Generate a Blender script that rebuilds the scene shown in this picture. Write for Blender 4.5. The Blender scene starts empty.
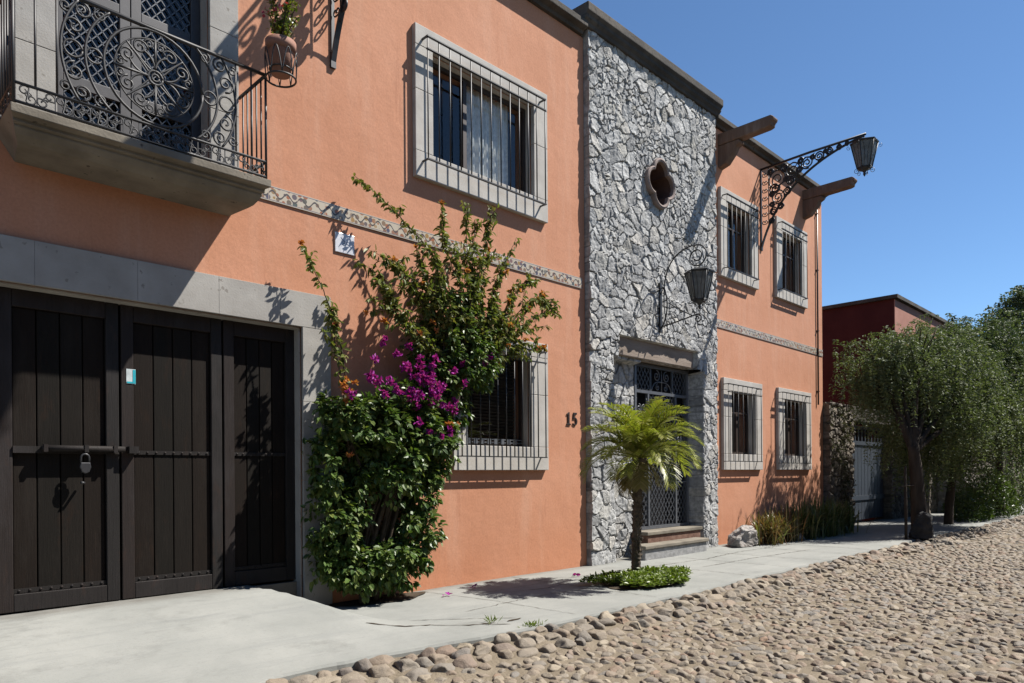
import bpy, math, random
import numpy as np
from mathutils import Vector, Matrix
random.seed(7); RNG = np.random.default_rng(11)
S = bpy.context.scene; COL = S.collection
R = math.radians; PI = math.pi

# ------------------------------------------------------------------ helpers
class MB:
    """collects shapes for ONE mesh object"""
    def __init__(s): s.v = []; s.f = []; s.mi = []; s.sm = []
    def add(s, vs, fs, mi=0, smooth=False):
        o = len(s.v); s.v += [tuple(map(float, p)) for p in vs]
        for f in fs:
            s.f.append([i + o for i in f]); s.mi.append(mi); s.sm.append(smooth)
        return s
    def box(s, x0, x1, y0, y1, z0, z1, mi=0):
        return s.add([(x0,y0,z0),(x1,y0,z0),(x1,y1,z0),(x0,y1,z0),(x0,y0,z1),(x1,y0,z1),(x1,y1,z1),(x0,y1,z1)],
            [(0,3,2,1),(4,5,6,7),(0,1,5,4),(1,2,6,5),(2,3,7,6),(3,0,4,7)], mi)
    def prism(s, prof, axis, a, b, mi=0):
        """closed 2-D profile extruded along an axis ('x': prof is (y,z); 'y': (x,z); 'z': (x,y))"""
        n = len(prof)
        def P(p, t): return {'x': (t, p[0], p[1]), 'y': (p[0], t, p[1]), 'z': (p[0], p[1], t)}[axis]
        vs = [P(p, a) for p in prof] + [P(p, b) for p in prof]
        fs = [tuple(range(n)), tuple(range(2*n-1, n-1, -1))] + [(i, n+i, n+(i+1) % n, (i+1) % n) for i in range(n)]
        return s.add(vs, fs, mi)
    def tube(s, pts, r, n=6, mi=0, flat=1.0, closed=False):
        P = np.array(pts, float); m = len(P)
        if m < 2: return s
        rr = np.full(m, r) if np.isscalar(r) else np.array(r, float)
        T = np.gradient(P, axis=0)
        if closed:
            T = np.roll(P, -1, 0) - np.roll(P, 1, 0)
        T /= np.linalg.norm(T, axis=1)[:, None] + 1e-9
        up = np.array([0, 0, 1.]) if abs(T[0][2]) < .9 else np.array([0, 1., 0])
        vs = []
        nrm = up - T[0]*np.dot(up, T[0]); nrm /= np.linalg.norm(nrm)
        for i in range(m):
            nrm = nrm - T[i]*np.dot(nrm, T[i]); nrm /= np.linalg.norm(nrm) + 1e-9
            b = np.cross(T[i], nrm)
            for k in range(n):
                a = 2*PI*(k+.5)/n
                vs.append(P[i] + rr[i]*(math.cos(a)*nrm*flat + math.sin(a)*b))
        fs = [(i*n+k, i*n+(k+1) % n, (i+1)*n+(k+1) % n, (i+1)*n+k) for i in range(m-1) for k in range(n)]
        if closed:
            fs += [((m-1)*n+k, (m-1)*n+(k+1) % n, (k+1) % n, k) for k in range(n)]
        else:
            fs += [tuple(range(n-1, -1, -1)), tuple((m-1)*n+k for k in range(n))]
        return s.add(vs, fs, mi, n > 4)
    def lathe(s, prof, c, n=20, mi=0):
        vs = []; m = len(prof)
        for (r, z) in prof:
            for k in range(n):
                a = 2*PI*k/n; vs.append((c[0]+r*math.cos(a), c[1]+r*math.sin(a), c[2]+z))
        fs = [(i*n+k, i*n+(k+1) % n, (i+1)*n+(k+1) % n, (i+1)*n+k) for i in range(m-1) for k in range(n)]
        fs += [tuple(range(n-1, -1, -1)), tuple((m-1)*n+k for k in range(n))]
        return s.add(vs, fs, mi, n > 8)
    def build(s, name, mats, parent=None, bevel=0, label=None):
        me = bpy.data.meshes.new(name); me.from_pydata(s.v, [], s.f); me.update()
        if not isinstance(mats, (list, tuple)): mats = [mats]
        for m in mats: me.materials.append(m)
        me.polygons.foreach_set('material_index', s.mi)
        me.polygons.foreach_set('use_smooth', s.sm)
        return link(name, me, parent, bevel, label)
def link(name, me, parent=None, bevel=0, label=None):
    o = bpy.data.objects.new(name, me); COL.objects.link(o)
    if parent is not None:
        o.parent = parent
        o.matrix_parent_inverse = parent_world(parent).inverted()
    if bevel:
        b = o.modifiers.new('bevel', 'BEVEL'); b.width = bevel; b.segments = 2; b.limit_method = 'ANGLE'; b.angle_limit = R(35)
    if label: o['label'] = label
    return o
def parent_world(p):
    m = p.matrix_basis.copy()
    if p.parent: m = parent_world(p.parent) @ p.matrix_parent_inverse @ m
    return m
def np_mesh(name, V, F, mat, parent=None, smooth=False, attr=None, mi=None):
    """V (n,3), F (m,k) arrays"""
    me = bpy.data.meshes.new(name)
    V = np.asarray(V, np.float32); F = np.asarray(F, np.int32); m, k = F.shape
    me.vertices.add(len(V)); me.vertices.foreach_set('co', V.ravel())
    me.loops.add(m*k); me.loops.foreach_set('vertex_index', F.ravel())
    me.polygons.add(m); me.polygons.foreach_set('loop_start', np.arange(0, m*k, k, dtype=np.int32))
    me.polygons.foreach_set('loop_total', np.full(m, k, np.int32))
    for q in (mat if isinstance(mat, (list, tuple)) else [mat]): me.materials.append(q)
    if mi is not None: me.polygons.foreach_set('material_index', np.asarray(mi, np.int32))
    me.polygons.foreach_set('use_smooth', np.full(m, smooth))
    if attr is not None:
        for an, av in attr.items():
            A = me.attributes.new(an, 'FLOAT', 'POINT'); A.data.foreach_set('value', np.asarray(av, np.float32))
    me.update(calc_edges=True); me.validate()
    return link(name, me, parent)
def tag(o, label=None, cat=None, group=None, kind=None):
    if label: o['label'] = label
    if cat: o['category'] = cat
    if group: o['group'] = group
    if kind: o['kind'] = kind
    return o
def thing(name, label, cat, loc=(0,0,0), group=None):
    o = bpy.data.objects.new(name, None); COL.objects.link(o); o.location = loc; o.empty_display_size = .2
    return tag(o, label, cat, group)
def copy_tree(o, parent=None):
    c = o.copy(); COL.objects.link(c)
    if parent: c.parent = parent
    for ch in list(o.children): copy_tree(ch, c)
    return c

# value noise in numpy
def hash3(i, j, k, seed):
    n = (i*374761393 + j*668265263 + k*2147483647 + seed*974711) & 0xffffffff
    n = ((n ^ (n >> 13))*1274126177) & 0xffffffff
    n = ((n ^ (n >> 16))*2246822519) & 0xffffffff
    return ((n ^ (n >> 15)) & 0xffff)/65535.
def vnoise(x, y, z=0*1., seed=0):
    x, y, z = np.broadcast_arrays(np.asarray(x, float), np.asarray(y, float), np.asarray(z, float))
    xi, yi, zi = np.floor(x).astype(np.int64), np.floor(y).astype(np.int64), np.floor(z).astype(np.int64)
    fx, fy, fz = x-xi, y-yi, z-zi
    fx, fy, fz = [t*t*(3-2*t) for t in (fx, fy, fz)]
    r = 0
    for a in (0, 1):
        for b in (0, 1):
            for c in (0, 1):
                w = (fx if a else 1-fx)*(fy if b else 1-fy)*(fz if c else 1-fz)
                r = r + w*hash3(xi+a, yi+b, zi+c, seed)
    return r
def fbm(x, y, z=0., seed=0, o=4):
    r = 0; a = .5
    for k in range(o):
        r = r + a*vnoise(np.asarray(x)*2**k, np.asarray(y)*2**k, np.asarray(z)*2**k, seed+k); a *= .5
    return r
def worley(x, y, sx, sy, seed, jit=.85):
    """F1, F2, id on a jittered grid of cells sx by sy"""
    u, v = x/sx, y/sy
    ui, vi = np.floor(u).astype(np.int64), np.floor(v).astype(np.int64)
    f1 = np.full(u.shape, 9.); f2 = np.full(u.shape, 9.); idd = np.zeros(u.shape); gx = np.zeros(u.shape); gy = np.zeros(u.shape)
    for a in (-2, -1, 0, 1, 2):
        for b in (-2, -1, 0, 1, 2):
            ci, cj = ui+a, vi+b
            px = ci+.5+(hash3(ci, cj, 0*ci, seed)-.5)*jit; py = cj+.5+(hash3(ci, cj, 0*ci+1, seed)-.5)*jit
            w = .3*hash3(ci, cj, 0*ci+2, seed)
            d = np.hypot((u-px), (v-py)) - w
            h = hash3(ci, cj, 0*ci+3, seed)
            m = d < f1
            f2 = np.where(m, f1, np.minimum(f2, d)); idd = np.where(m, h, idd)
            gx = np.where(m, u-px, gx); gy = np.where(m, v-py, gy); f1 = np.where(m, d, f1)
    return f1, f2, idd, gx, gy

# ------------------------------------------------------------------ materials
def mat(name):
    m = bpy.data.materials.new(name); m.use_nodes = True
    nt = m.node_tree; b = nt.nodes['Principled BSDF']
    return m, nt, b
def N(nt, t, **kw):
    n = nt.nodes.new(t)
    for k, v in kw.items():
        if k in n.inputs: n.inputs[k].default_value = v
        else: setattr(n, k, v)
    return n
def ramp(nt, fac, stops):
    r = nt.nodes.new('ShaderNodeValToRGB'); e = r.color_ramp.elements
    while len(e) < len(stops): e.new(.5)
    for i, (p, c) in enumerate(stops):
        e[i].position = p; e[i].color = (*c, 1) if len(c) == 3 else c
    nt.links.new(fac, r.inputs[0]); return r.outputs[0]
def coords(nt, scale=(1,1,1)):
    tc = nt.nodes.new('ShaderNodeTexCoord'); mp = nt.nodes.new('ShaderNodeMapping'); mp.inputs['Scale'].default_value = scale
    nt.links.new(tc.outputs['Object'], mp.inputs[0]); return mp.outputs[0]
def noise(nt, co, scale, detail=4, rough=.55):
    n = N(nt, 'ShaderNodeTexNoise', Scale=scale, Detail=detail, Roughness=rough); nt.links.new(co, n.inputs['Vector']); return n.outputs['Fac']
def mixc(nt, fac, a, b, mode='MIX'):
    n = nt.nodes.new('ShaderNodeMix'); n.data_type = 'RGBA'; n.blend_type = mode
    for sock, val in ((n.inputs[0], fac), (n.inputs[6], a), (n.inputs[7], b)):
        if isinstance(val, (int, float)): sock.default_value = val
        elif isinstance(val, tuple): sock.default_value = (*val, 1)
        else: nt.links.new(val, sock)
    return n.outputs[2]
def bump(nt, b, h, strength=.3, dist=.01, prev=None):
    n = N(nt, 'ShaderNodeBump', Strength=strength, Distance=dist); nt.links.new(h, n.inputs['Height'])
    if prev: nt.links.new(prev, n.inputs['Normal'])
    nt.links.new(n.outputs[0], b.inputs['Normal']); return n.outputs[0]
def mottled(name, cols, scale=3, rough=.85, bs=40, bstr=.25, bd=.01, spec=.3, detail=5, speck=None, stretch=(1,1,1)):
    m, nt, b = mat(name); co = coords(nt, stretch)
    k = len(cols); st = [(.28+.44*i/max(1, k-1), c) for i, c in enumerate(cols)]
    c = ramp(nt, noise(nt, co, scale, detail), st)
    if speck:
        sc, col, thr = speck
        f = ramp(nt, noise(nt, co, sc, 3), [(thr, (0,0,0)), (thr+.06, (1,1,1))])
        c = mixc(nt, f, c, col)
    nt.links.new(c, b.inputs['Base Color']); b.inputs['Roughness'].default_value = rough
    b.inputs['Specular IOR Level'].default_value = spec
    bump(nt, b, noise(nt, co, bs, 5), bstr, bd)
    return m

def plaster():
    m, nt, b = mat('orange_stucco'); co = coords(nt)
    base = ramp(nt, noise(nt, co, .9, 6, .6), [(.30, (.388,.177,.101)), (.5, (.420,.198,.117)), (.70, (.447,.220,.136))])
    f = ramp(nt, noise(nt, coords(nt, (3.0,3.0,.35)), 1.1, 6, .65), [(.50, (0,0,0)), (.78, (1,1,1))])
    c = mixc(nt, f, base, (.450,.240,.156))
    f2 = ramp(nt, noise(nt, coords(nt, (5,5,.5)), 1.6, 5, .7), [(.58, (0,0,0)), (.74, (.6,.6,.6))])
    c = mixc(nt, f2, c, (.31,.137,.080))
    # damp splash zone along the foot of the wall
    sx = N(nt, 'ShaderNodeSeparateXYZ'); nt.links.new(co, sx.inputs[0])
    mr = N(nt, 'ShaderNodeMapRange'); mr.inputs[1].default_value = .0; mr.inputs[2].default_value = .7; mr.inputs[3].default_value = .75; mr.inputs[4].default_value = 0
    nt.links.new(sx.outputs[2], mr.inputs[0])
    mu = N(nt, 'ShaderNodeMath', operation='MULTIPLY'); nt.links.new(mr.outputs[0], mu.inputs[0]); nt.links.new(noise(nt, co, 2.2, 6, .65), mu.inputs[1])
    c = mixc(nt, mu.outputs[0], c, (.41,.158,.076))
    nt.links.new(c, b.inputs['Base Color']); b.inputs['Roughness'].default_value = .9; b.inputs['Specular IOR Level'].default_value = .2
    c_ = ramp(nt, noise(nt, co, 38, 5, .7), [(.35, (.90,.90,.90)), (.6, (1.04,1.04,1.04))]); nt.links.new(mixc(nt, 1.0, c, c_, 'MULTIPLY'), b.inputs['Base Color'])
    p = bump(nt, b, noise(nt, co, 5, 4), .13, .05); bump(nt, b, noise(nt, co, 90, 4), .28, .004, p)
    return m
def tilemat():
    m, nt, b = mat('painted_tiles'); co = coords(nt)
    sx = N(nt, 'ShaderNodeSeparateXYZ'); nt.links.new(co, sx.inputs[0])
    X, Z = sx.outputs[0], sx.outputs[2]
    def mth(op, a, bb=0.):
        n = N(nt, 'ShaderNodeMath', operation=op)
        for i, v in enumerate((a, bb)):
            if isinstance(v, (int, float)): n.inputs[i].default_value = v
            else: nt.links.new(v, n.inputs[i])
        return n.outputs[0]
    u = mth('MULTIPLY', X, 1/.155)
    z = mth('MULTIPLY', mth('SUBTRACT', Z, 4.13), 1/.155)
    wave = mth('MULTIPLY', mth('SINE', mth('MULTIPLY', u, 2*PI)), .2)
    d = mth('ABSOLUTE', mth('SUBTRACT', z, wave))
    vine = mth('LESS_THAN', d, .06)
    cx = N(nt, 'ShaderNodeCombineXYZ'); nt.links.new(u, cx.inputs[0]); nt.links.new(z, cx.inputs[1])
    vo = N(nt, 'ShaderNodeTexVoronoi', Scale=2.6, Randomness=.55); nt.links.new(cx.outputs[0], vo.inputs['Vector'])
    leaf = mth('LESS_THAN', vo.outputs['Distance'], .46)
    lc = ramp(nt, vo.outputs['Color'], [(.30, (.24,.085,.03)), (.42, (.035,.07,.06)), (.52, (.26,.12,.05)), (.66, (.05,.05,.08)), (.75, (.24,.14,.04))])
    c = mixc(nt, leaf, (.37,.32,.245), lc)
    c = mixc(nt, vine, c, (.05,.04,.035))
    edge = mth('GREATER_THAN', mth('ABSOLUTE', z), .40)
    c = mixc(nt, edge, c, (.35,.31,.245))
    line = mth('LESS_THAN', mth('ABSOLUTE', mth('SUBTRACT', mth('ABSOLUTE', z), .41)), .022)
    c = mixc(nt, line, c, (.10,.09,.11))
    jt = mth('LESS_THAN', mth('ABSOLUTE', mth('SUBTRACT', mth('FRACT', mth('MULTIPLY', X, 1/.31)), .5)), .012)
    c = mixc(nt, jt, c, (.30,.24,.18))
    nt.links.new(c, b.inputs['Base Color']); b.inputs['Roughness'].default_value = .35
    return m
def rubble(name, lo, hi, dark):
    m, nt, b = mat(name); co = coords(nt)
    a1 = N(nt, 'ShaderNodeAttribute', attribute_name='stone'); a2 = N(nt, 'ShaderNodeAttribute', attribute_name='joint')
    mid = tuple((p_+q_)/2 for p_, q_ in zip(lo, hi))
    c = ramp(nt, a1.outputs['Fac'], [(0, lo), (.2, hi), (.36, mid), (.5, (hi[0]*.98, hi[1]*.92, hi[2]*.84)), (.62, lo), (.78, mid), (.9, hi), (1, (mid[0]*.9, mid[1]*.86, mid[2]*.78))])
    n1 = noise(nt, co, 14, 8, .7)
    c = mixc(nt, ramp(nt, n1, [(.38, (0,0,0)), (.62, (.8,.8,.8))]), c, tuple(x*.62 for x in lo))
    n2 = noise(nt, co, 3.1, 5, .6)
    c = mixc(nt, ramp(nt, n2, [(.55, (0,0,0)), (.75, (.5,.5,.5))]), c, (hi[0]*1.0, hi[1]*.97, hi[2]*.9))
    c = mixc(nt, a2.outputs['Fac'], c, dark)
    nt.links.new(c, b.inputs['Base Color']); b.inputs['Roughness'].default_value = .9; b.inputs['Specular IOR Level'].default_value = .2
    p = bump(nt, b, noise(nt, co, 22, 8, .7), .5, .02); bump(nt, b, noise(nt, co, 120, 4, .7), .5, .006, p)
    return m
def leafmat(name, cols, rough=.38, trans=.3, spec=.45):
    m, nt, b = mat(name)
    g = nt.nodes.new('ShaderNodeNewGeometry'); k = len(cols)
    c = ramp(nt, g.outputs['Random Per Island'], [(i/max(1, k-1), q) for i, q in enumerate(cols)])
    nt.links.new(c, b.inputs['Base Color']); b.inputs['Roughness'].default_value = rough; b.inputs['Specular IOR Level'].default_value = spec
    t = nt.nodes.new('ShaderNodeBsdfTranslucent'); c2 = mixc(nt, 1.0, c, (1.0,1.15,.5), 'MULTIPLY'); nt.links.new(c2, t.inputs[0])
    mx = nt.nodes.new('ShaderNodeMixShader'); mx.inputs[0].default_value = trans
    nt.links.new(b.outputs[0], mx.inputs[1]); nt.links.new(t.outputs[0], mx.inputs[2])
    nt.links.new(mx.outputs[0], nt.nodes['Material Output'].inputs[0])
    return m
def glassmat(name, tint, refl_rough=.02, clear=.8):
    m, nt, b = mat(name)
    lw = N(nt, 'ShaderNodeLayerWeight', Blend=.5); pw = N(nt, 'ShaderNodeMath', operation='POWER'); pw.inputs[1].default_value = 3.0; nt.links.new(lw.outputs['Facing'], pw.inputs[0]); fr = N(nt, 'ShaderNodeMath', operation='MULTIPLY_ADD'); fr.inputs[1].default_value = .55; fr.inputs[2].default_value = .05; nt.links.new(pw.outputs[0], fr.inputs[0]); gl = N(nt, 'ShaderNodeBsdfGlossy', Roughness=refl_rough)
    co = coords(nt); bp = N(nt, 'ShaderNodeBump', Strength=.02, Distance=.05); nt.links.new(noise(nt, co, 2.5, 2), bp.inputs['Height'])
    nt.links.new(bp.outputs[0], gl.inputs['Normal'])
    tr = N(nt, 'ShaderNodeBsdfTransparent'); tr.inputs[0].default_value = (*tint, 1)
    mx = nt.nodes.new('ShaderNodeMixShader'); nt.links.new(fr.outputs[0], mx.inputs[0]); nt.links.new(tr.outputs[0], mx.inputs[1]); nt.links.new(gl.outputs[0], mx.inputs[2])
    nt.links.new(mx.outputs[0], nt.nodes['Material Output'].inputs[0])
    return m
def smokemat():
    m, nt, b = mat('smoked_lantern_glass'); co = coords(nt)
    c = ramp(nt, noise(nt, co, 9, 4), [(.35, (.105,.11,.108)), (.65, (.16,.165,.16))])
    nt.links.new(c, b.inputs['Base Color']); b.inputs['Roughness'].default_value = .4; b.inputs['Specular IOR Level'].default_value = .25
    t = nt.nodes.new('ShaderNodeBsdfTransparent'); t.inputs[0].default_value = (.55,.56,.55,1)
    mx = nt.nodes.new('ShaderNodeMixShader'); mx.inputs[0].default_value = .22
    nt.links.new(b.outputs[0], mx.inputs[1]); nt.links.new(t.outputs[0], mx.inputs[2]); nt.links.new(mx.outputs[0], nt.nodes['Material Output'].inputs[0])
    return m
def flat(name, col, rough=.5, metal=0, spec=.5):
    m, nt, b = mat(name); co = coords(nt)
    c = ramp(nt, noise(nt, co, 18, 4), [(.3, tuple(x*.8 for x in col)), (.7, tuple(min(1, x*1.15) for x in col))])
    nt.links.new(c, b.inputs['Base Color']); b.inputs['Roughness'].default_value = rough; b.inputs['Metallic'].default_value = metal; b.inputs['Specular IOR Level'].default_value = spec
    bump(nt, b, noise(nt, co, 120, 3), .15, .002)
    return m
def concrete():
    m, nt, b = mat('pale_concrete'); co = coords(nt)
    c = ramp(nt, noise(nt, co, 1.1, 8, .65), [(.3, (.165,.169,.156)), (.5, (.195,.198,.183)), (.68, (.225,.226,.208))])
    f = ramp(nt, noise(nt, coords(nt, (.45,3.2,1)), 2.2, 7, .7), [(.52, (0,0,0)), (.72, (.6,.6,.6))])
    c = mixc(nt, f, c, (.150,.154,.147))
    f = ramp(nt, noise(nt, co, 45, 6, .7), [(.56, (0,0,0)), (.7, (.45,.45,.45))])
    c = mixc(nt, f, c, (.135,.13,.12))
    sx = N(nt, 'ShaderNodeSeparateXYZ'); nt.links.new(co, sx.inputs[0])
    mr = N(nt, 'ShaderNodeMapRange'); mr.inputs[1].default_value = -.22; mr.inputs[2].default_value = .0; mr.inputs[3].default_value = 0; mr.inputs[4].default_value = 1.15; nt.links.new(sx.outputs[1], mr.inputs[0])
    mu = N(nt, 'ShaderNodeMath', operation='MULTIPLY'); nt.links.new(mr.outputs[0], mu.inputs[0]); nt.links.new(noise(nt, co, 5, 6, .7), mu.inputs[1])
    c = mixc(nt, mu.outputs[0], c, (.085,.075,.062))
    f = ramp(nt, noise(nt, coords(nt, (1,1.6,1)), 1.3, 8, .72), [(.56, (0,0,0)), (.70, (.55,.55,.55))])
    c = mixc(nt, f, c, (.118,.118,.108))
    nt.links.new(c, b.inputs['Base Color']); b.inputs['Roughness'].default_value = .88; b.inputs['Specular IOR Level'].default_value = .25
    p = bump(nt, b, noise(nt, coords(nt, (1,6,1)), 9, 5), .2, .02); bump(nt, b, noise(nt, co, 110, 5, .7), .35, .004, p)
    return m
def cobble():
    m, nt, b = mat('river_cobble'); co = coords(nt)
    g = nt.nodes.new('ShaderNodeNewGeometry')
    c = ramp(nt, g.outputs['Random Per Island'], [(0, (.158,.117,.085)), (.16, (.192,.156,.116)), (.32, (.155,.135,.109)), (.48, (.208,.168,.120)), (.62, (.132,.123,.110)), (.72, (.185,.122,.082)), (.82, (.182,.153,.115)), (.93, (.245,.205,.150)), (1, (.112,.105,.096))])
    c = mixc(nt, ramp(nt, noise(nt, co, 22, 6, .65), [(.42, (0,0,0)), (.66, (.6,.6,.6))]), c, (.150,.122,.094))
    nt.links.new(c, b.inputs['Base Color']); b.inputs['Roughness'].default_value = .75; b.inputs['Specular IOR Level'].default_value = .3
    bump(nt, b, noise(nt, co, 38, 7, .7), .6, .018)
    return m
def wood(name, a, bcol, rough=.6, spec=.35):
    m, nt, b = mat(name); co = coords(nt, (14,14,.5)); gi = nt.nodes.new('ShaderNodeNewGeometry')
    c = ramp(nt, noise(nt, co, 4.5, 8, .7), [(.28, a), (.52, bcol), (.75, tuple(x*.6 for x in a))])
    tint = ramp(nt, gi.outputs['Random Per Island'], [(0, (.8,.8,.82)), (.35, (1.25,1.05,.92)), (.65, (.9,.95,.9)), (1, (1.3,1.22,1.15))])
    c = mixc(nt, 1.0, c, tint, 'MULTIPLY')
    c = mixc(nt, ramp(nt, noise(nt, coords(nt, (2.5,2.5,.6)), 1.6, 7, .7), [(.50, (0,0,0)), (.72, (.8,.8,.8))]), c, tuple(x*1.9 for x in bcol))
    c = mixc(nt, ramp(nt, noise(nt, coords(nt, (3,3,1)), 2.3, 7, .7), [(.56, (0,0,0)), (.68, (.5,.5,.5))]), c, (bcol[0]*2.3, bcol[1]*1.5, bcol[2]*1.1))
    nt.links.new(c, b.inputs['Base Color']); b.inputs['Roughness'].default_value = rough; b.inputs['Specular IOR Level'].default_value = spec
    bump(nt, b, noise(nt, co, 12, 7, .75), .55, .008)
    return m

M = {}
M['stucco'] = plaster()
M['tile'] = tilemat()
M['rubble'] = rubble('grey_rubble', (.262,.262,.258), (.465,.465,.452), (.075,.073,.072))
M['fieldstone'] = rubble('brown_fieldstone', (.10,.085,.07), (.21,.185,.155), (.04,.033,.03))
M['cantera'] = mottled('cantera_stone', [(.235,.220,.200), (.275,.262,.240), (.32,.305,.28)], 4, .9, 60, .3, .006, .2, 6, (16, (.19,.175,.155), .66))
M['canteralight'] = mottled('pale_cantera_stone', [(.305,.285,.258), (.355,.335,.306), (.405,.385,.352)], 4, .9, 60, .3, .006, .2, 6, (16, (.27,.25,.23), .68))
M['canteradark'] = mottled('weathered_cantera', [(.105,.092,.072), (.155,.136,.108), (.205,.182,.145)], 3, .9, 40, .35, .01, .2, 6, (12, (.06,.05,.042), .66))
M['cornice'] = mottled('weathered_coping', [(.030,.027,.024), (.055,.049,.043), (.095,.083,.07)], 2.2, .92, 30, .45, .015, .2, 7, (9, (.05,.045,.04), .58))
M['wood'] = wood('dark_stained_wood', (.0058,.0047,.0040), (.0088,.0070,.0056), .75, .12)
M['woodframe'] = wood('painted_door_frame', (.0125,.0108,.0107), (.0160,.0138,.0135), .65, .18)
M['beamwood'] = wood('weathered_beam', (.078,.056,.045), (.125,.094,.077), .85, .2)
M['lintelwood'] = mottled('lintel_timber', [(.16,.125,.10), (.22,.178,.145), (.27,.225,.19)], 3, .9, 25, .4, .012, .2, 7, None, (.5,1,3))
M['iron'] = flat('black_wrought_iron', (.010,.010,.011), .5, 0, .5)
M['ironlight'] = flat('grey_painted_iron', (.078,.083,.092), .4, 0, .6)
M['steel'] = flat('worn_steel', (.032,.032,.034), .4, .3, .5)
M['ironrail'] = flat('dusty_wrought_iron', (.018,.0172,.017), .55, 0, .5)
M['concrete'] = concrete()
M['cobble'] = cobble()
M['dirt'] = mottled('sandy_street_dirt', [(.105,.085,.060), (.145,.119,.086), (.180,.150,.112)], 5, .95, 50, .7, .02, .15, 8)
M['ground'] = mottled('dry_earth', [(.10,.085,.06), (.14,.115,.085), (.17,.14,.105)], .6, .95, 8, .5, .05, .15, 8)
M['soil'] = mottled('dark_soil', [(.03,.023,.016), (.048,.037,.026), (.065,.051,.037)], 9, .95, 60, .8, .02, .15, 6)
M['dark'] = flat('dark_interior', (.012,.012,.013), .9, 0, .1)
M['room'] = flat('interior_plaster', (.10,.09,.08), .9, 0, .1)
M['glass'] = glassmat('window_glass', (.78,.80,.80))
M['smoke'] = smokemat()
M['terracotta'] = mottled('terracotta', [(.17,.085,.058), (.21,.108,.077), (.25,.14,.105)], 6, .85, 50, .25, .006, .25)
M['curtain'] = flat('white_curtain', (.80,.79,.75), .9, 0, .1)
M['sash'] = flat('brown_window_sash', (.035,.024,.02), .5, 0, .4)
M['blind'] = flat('dark_blind', (.045,.04,.036), .6, 0, .3)
M['white'] = flat('white_glaze', (.50,.50,.52), .25, 0, .5)
M['shadowblue'] = flat('blue_grey_shadow', (.20,.23,.32), .25, 0, .5)
M['sticker'] = flat('white_sticker', (.42,.46,.46), .4)
M['teal'] = flat('teal_print', (.02,.30,.36), .4)
M['bronze'] = flat('dark_bronze', (.035,.026,.022), .4, .3, .5)
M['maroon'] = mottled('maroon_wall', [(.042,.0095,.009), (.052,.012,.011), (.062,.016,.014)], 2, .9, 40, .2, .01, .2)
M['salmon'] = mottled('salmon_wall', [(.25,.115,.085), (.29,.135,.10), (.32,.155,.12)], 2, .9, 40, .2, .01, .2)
M['bluegate'] = flat('blue_grey_gate_paint', (.024,.031,.043), .55, 0, .4)
M['brick'] = mottled('clay_brick', [(.09,.048,.035), (.14,.08,.058), (.19,.12,.088)], 14, .9, 60, .4, .01, .2)
M['rock'] = mottled('pale_boulder', [(.15,.135,.12), (.24,.222,.205), (.32,.305,.285)], 5, .9, 26, .8, .03, .2, 8, (11, (.16,.13,.11), .6))
M['darkrock'] = mottled('dark_boulder', [(.016,.015,.015), (.028,.027,.026), (.05,.047,.045)], 4, .9, 26, .6, .03, .2, 8)
M['bark'] = mottled('grey_brown_bark', [(.022,.017,.014), (.038,.030,.024), (.058,.046,.037)], 8, .95, 30, .9, .03, .15, 7, None, (1,1,.3))
M['palmbark'] = mottled('palm_bark', [(.045,.036,.028), (.08,.065,.05), (.12,.10,.078)], 10, .95, 40, .8, .02, .15, 6)
M['stem'] = mottled('woody_stem', [(.028,.021,.015), (.045,.034,.024), (.065,.05,.036)], 10, .9, 50, .5, .01, .2)
M['bleaf'] = leafmat('bougainvillea_leaf', [(.036,.066,.016), (.058,.102,.022), (.088,.135,.030), (.043,.078,.019), (.150,.175,.042), (.066,.114,.025)], .42, .27, .34)
M['bspray'] = leafmat('bougainvillea_young_leaf', [(.105,.130,.030), (.145,.162,.040), (.075,.104,.025), (.190,.160,.050), (.118,.140,.034)], .48, .32, .25)
M['magenta'] = leafmat('magenta_bract', [(.25,.010,.20), (.33,.018,.28), (.20,.008,.17), (.40,.045,.33)], .6, .35, .2)
M['orange'] = leafmat('orange_bract', [(.42,.13,.035), (.46,.19,.06), (.38,.11,.05)], .6, .35, .2)
M['palmleaf'] = leafmat('palm_leaflet', [(.14,.168,.020), (.19,.210,.028), (.25,.245,.042), (.105,.132,.017), (.22,.19,.05)], .42, .36, .4)
M['palmdry'] = leafmat('dry_palm_leaflet', [(.20,.16,.075), (.16,.14,.05), (.23,.185,.10)], .6, .3, .3)
M['gcover'] = leafmat('ground_cover_leaf', [(.085,.125,.016), (.12,.165,.024), (.155,.195,.032), (.06,.092,.013)], .42, .3, .4)
M['pepper'] = leafmat('pepper_tree_leaf', [(.066,.088,.038), (.098,.122,.055), (.150,.165,.086), (.050,.070,.029)], .6, .28, .18)
M['pepperdark'] = leafmat('dark_tree_leaf', [(.052,.074,.034), (.076,.100,.047), (.112,.132,.068), (.040,.060,.026)], .6, .25, .18)
M['strap'] = leafmat('strap_leaf', [(.050,.075,.024), (.075,.100,.030), (.105,.120,.040), (.12,.10,.044)], .45, .25, .4)
M['strapred'] = leafmat('reddish_strap_leaf', [(.11,.10,.032), (.17,.080,.040), (.10,.125,.032), (.20,.09,.055)], .45, .3, .4)
M['bush'] = leafmat('bush_leaf', [(.048,.078,.015), (.072,.105,.02), (.04,.062,.015)], .4, .3, .4)
M['ivy'] = leafmat('dry_creeper_leaf', [(.06,.052,.034), (.10,.087,.062), (.035,.04,.02), (.14,.125,.095)], .7, .2, .2)
M['drystem'] = flat('dry_grey_twig', (.17,.145,.115), .9, 0, .2)

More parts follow.
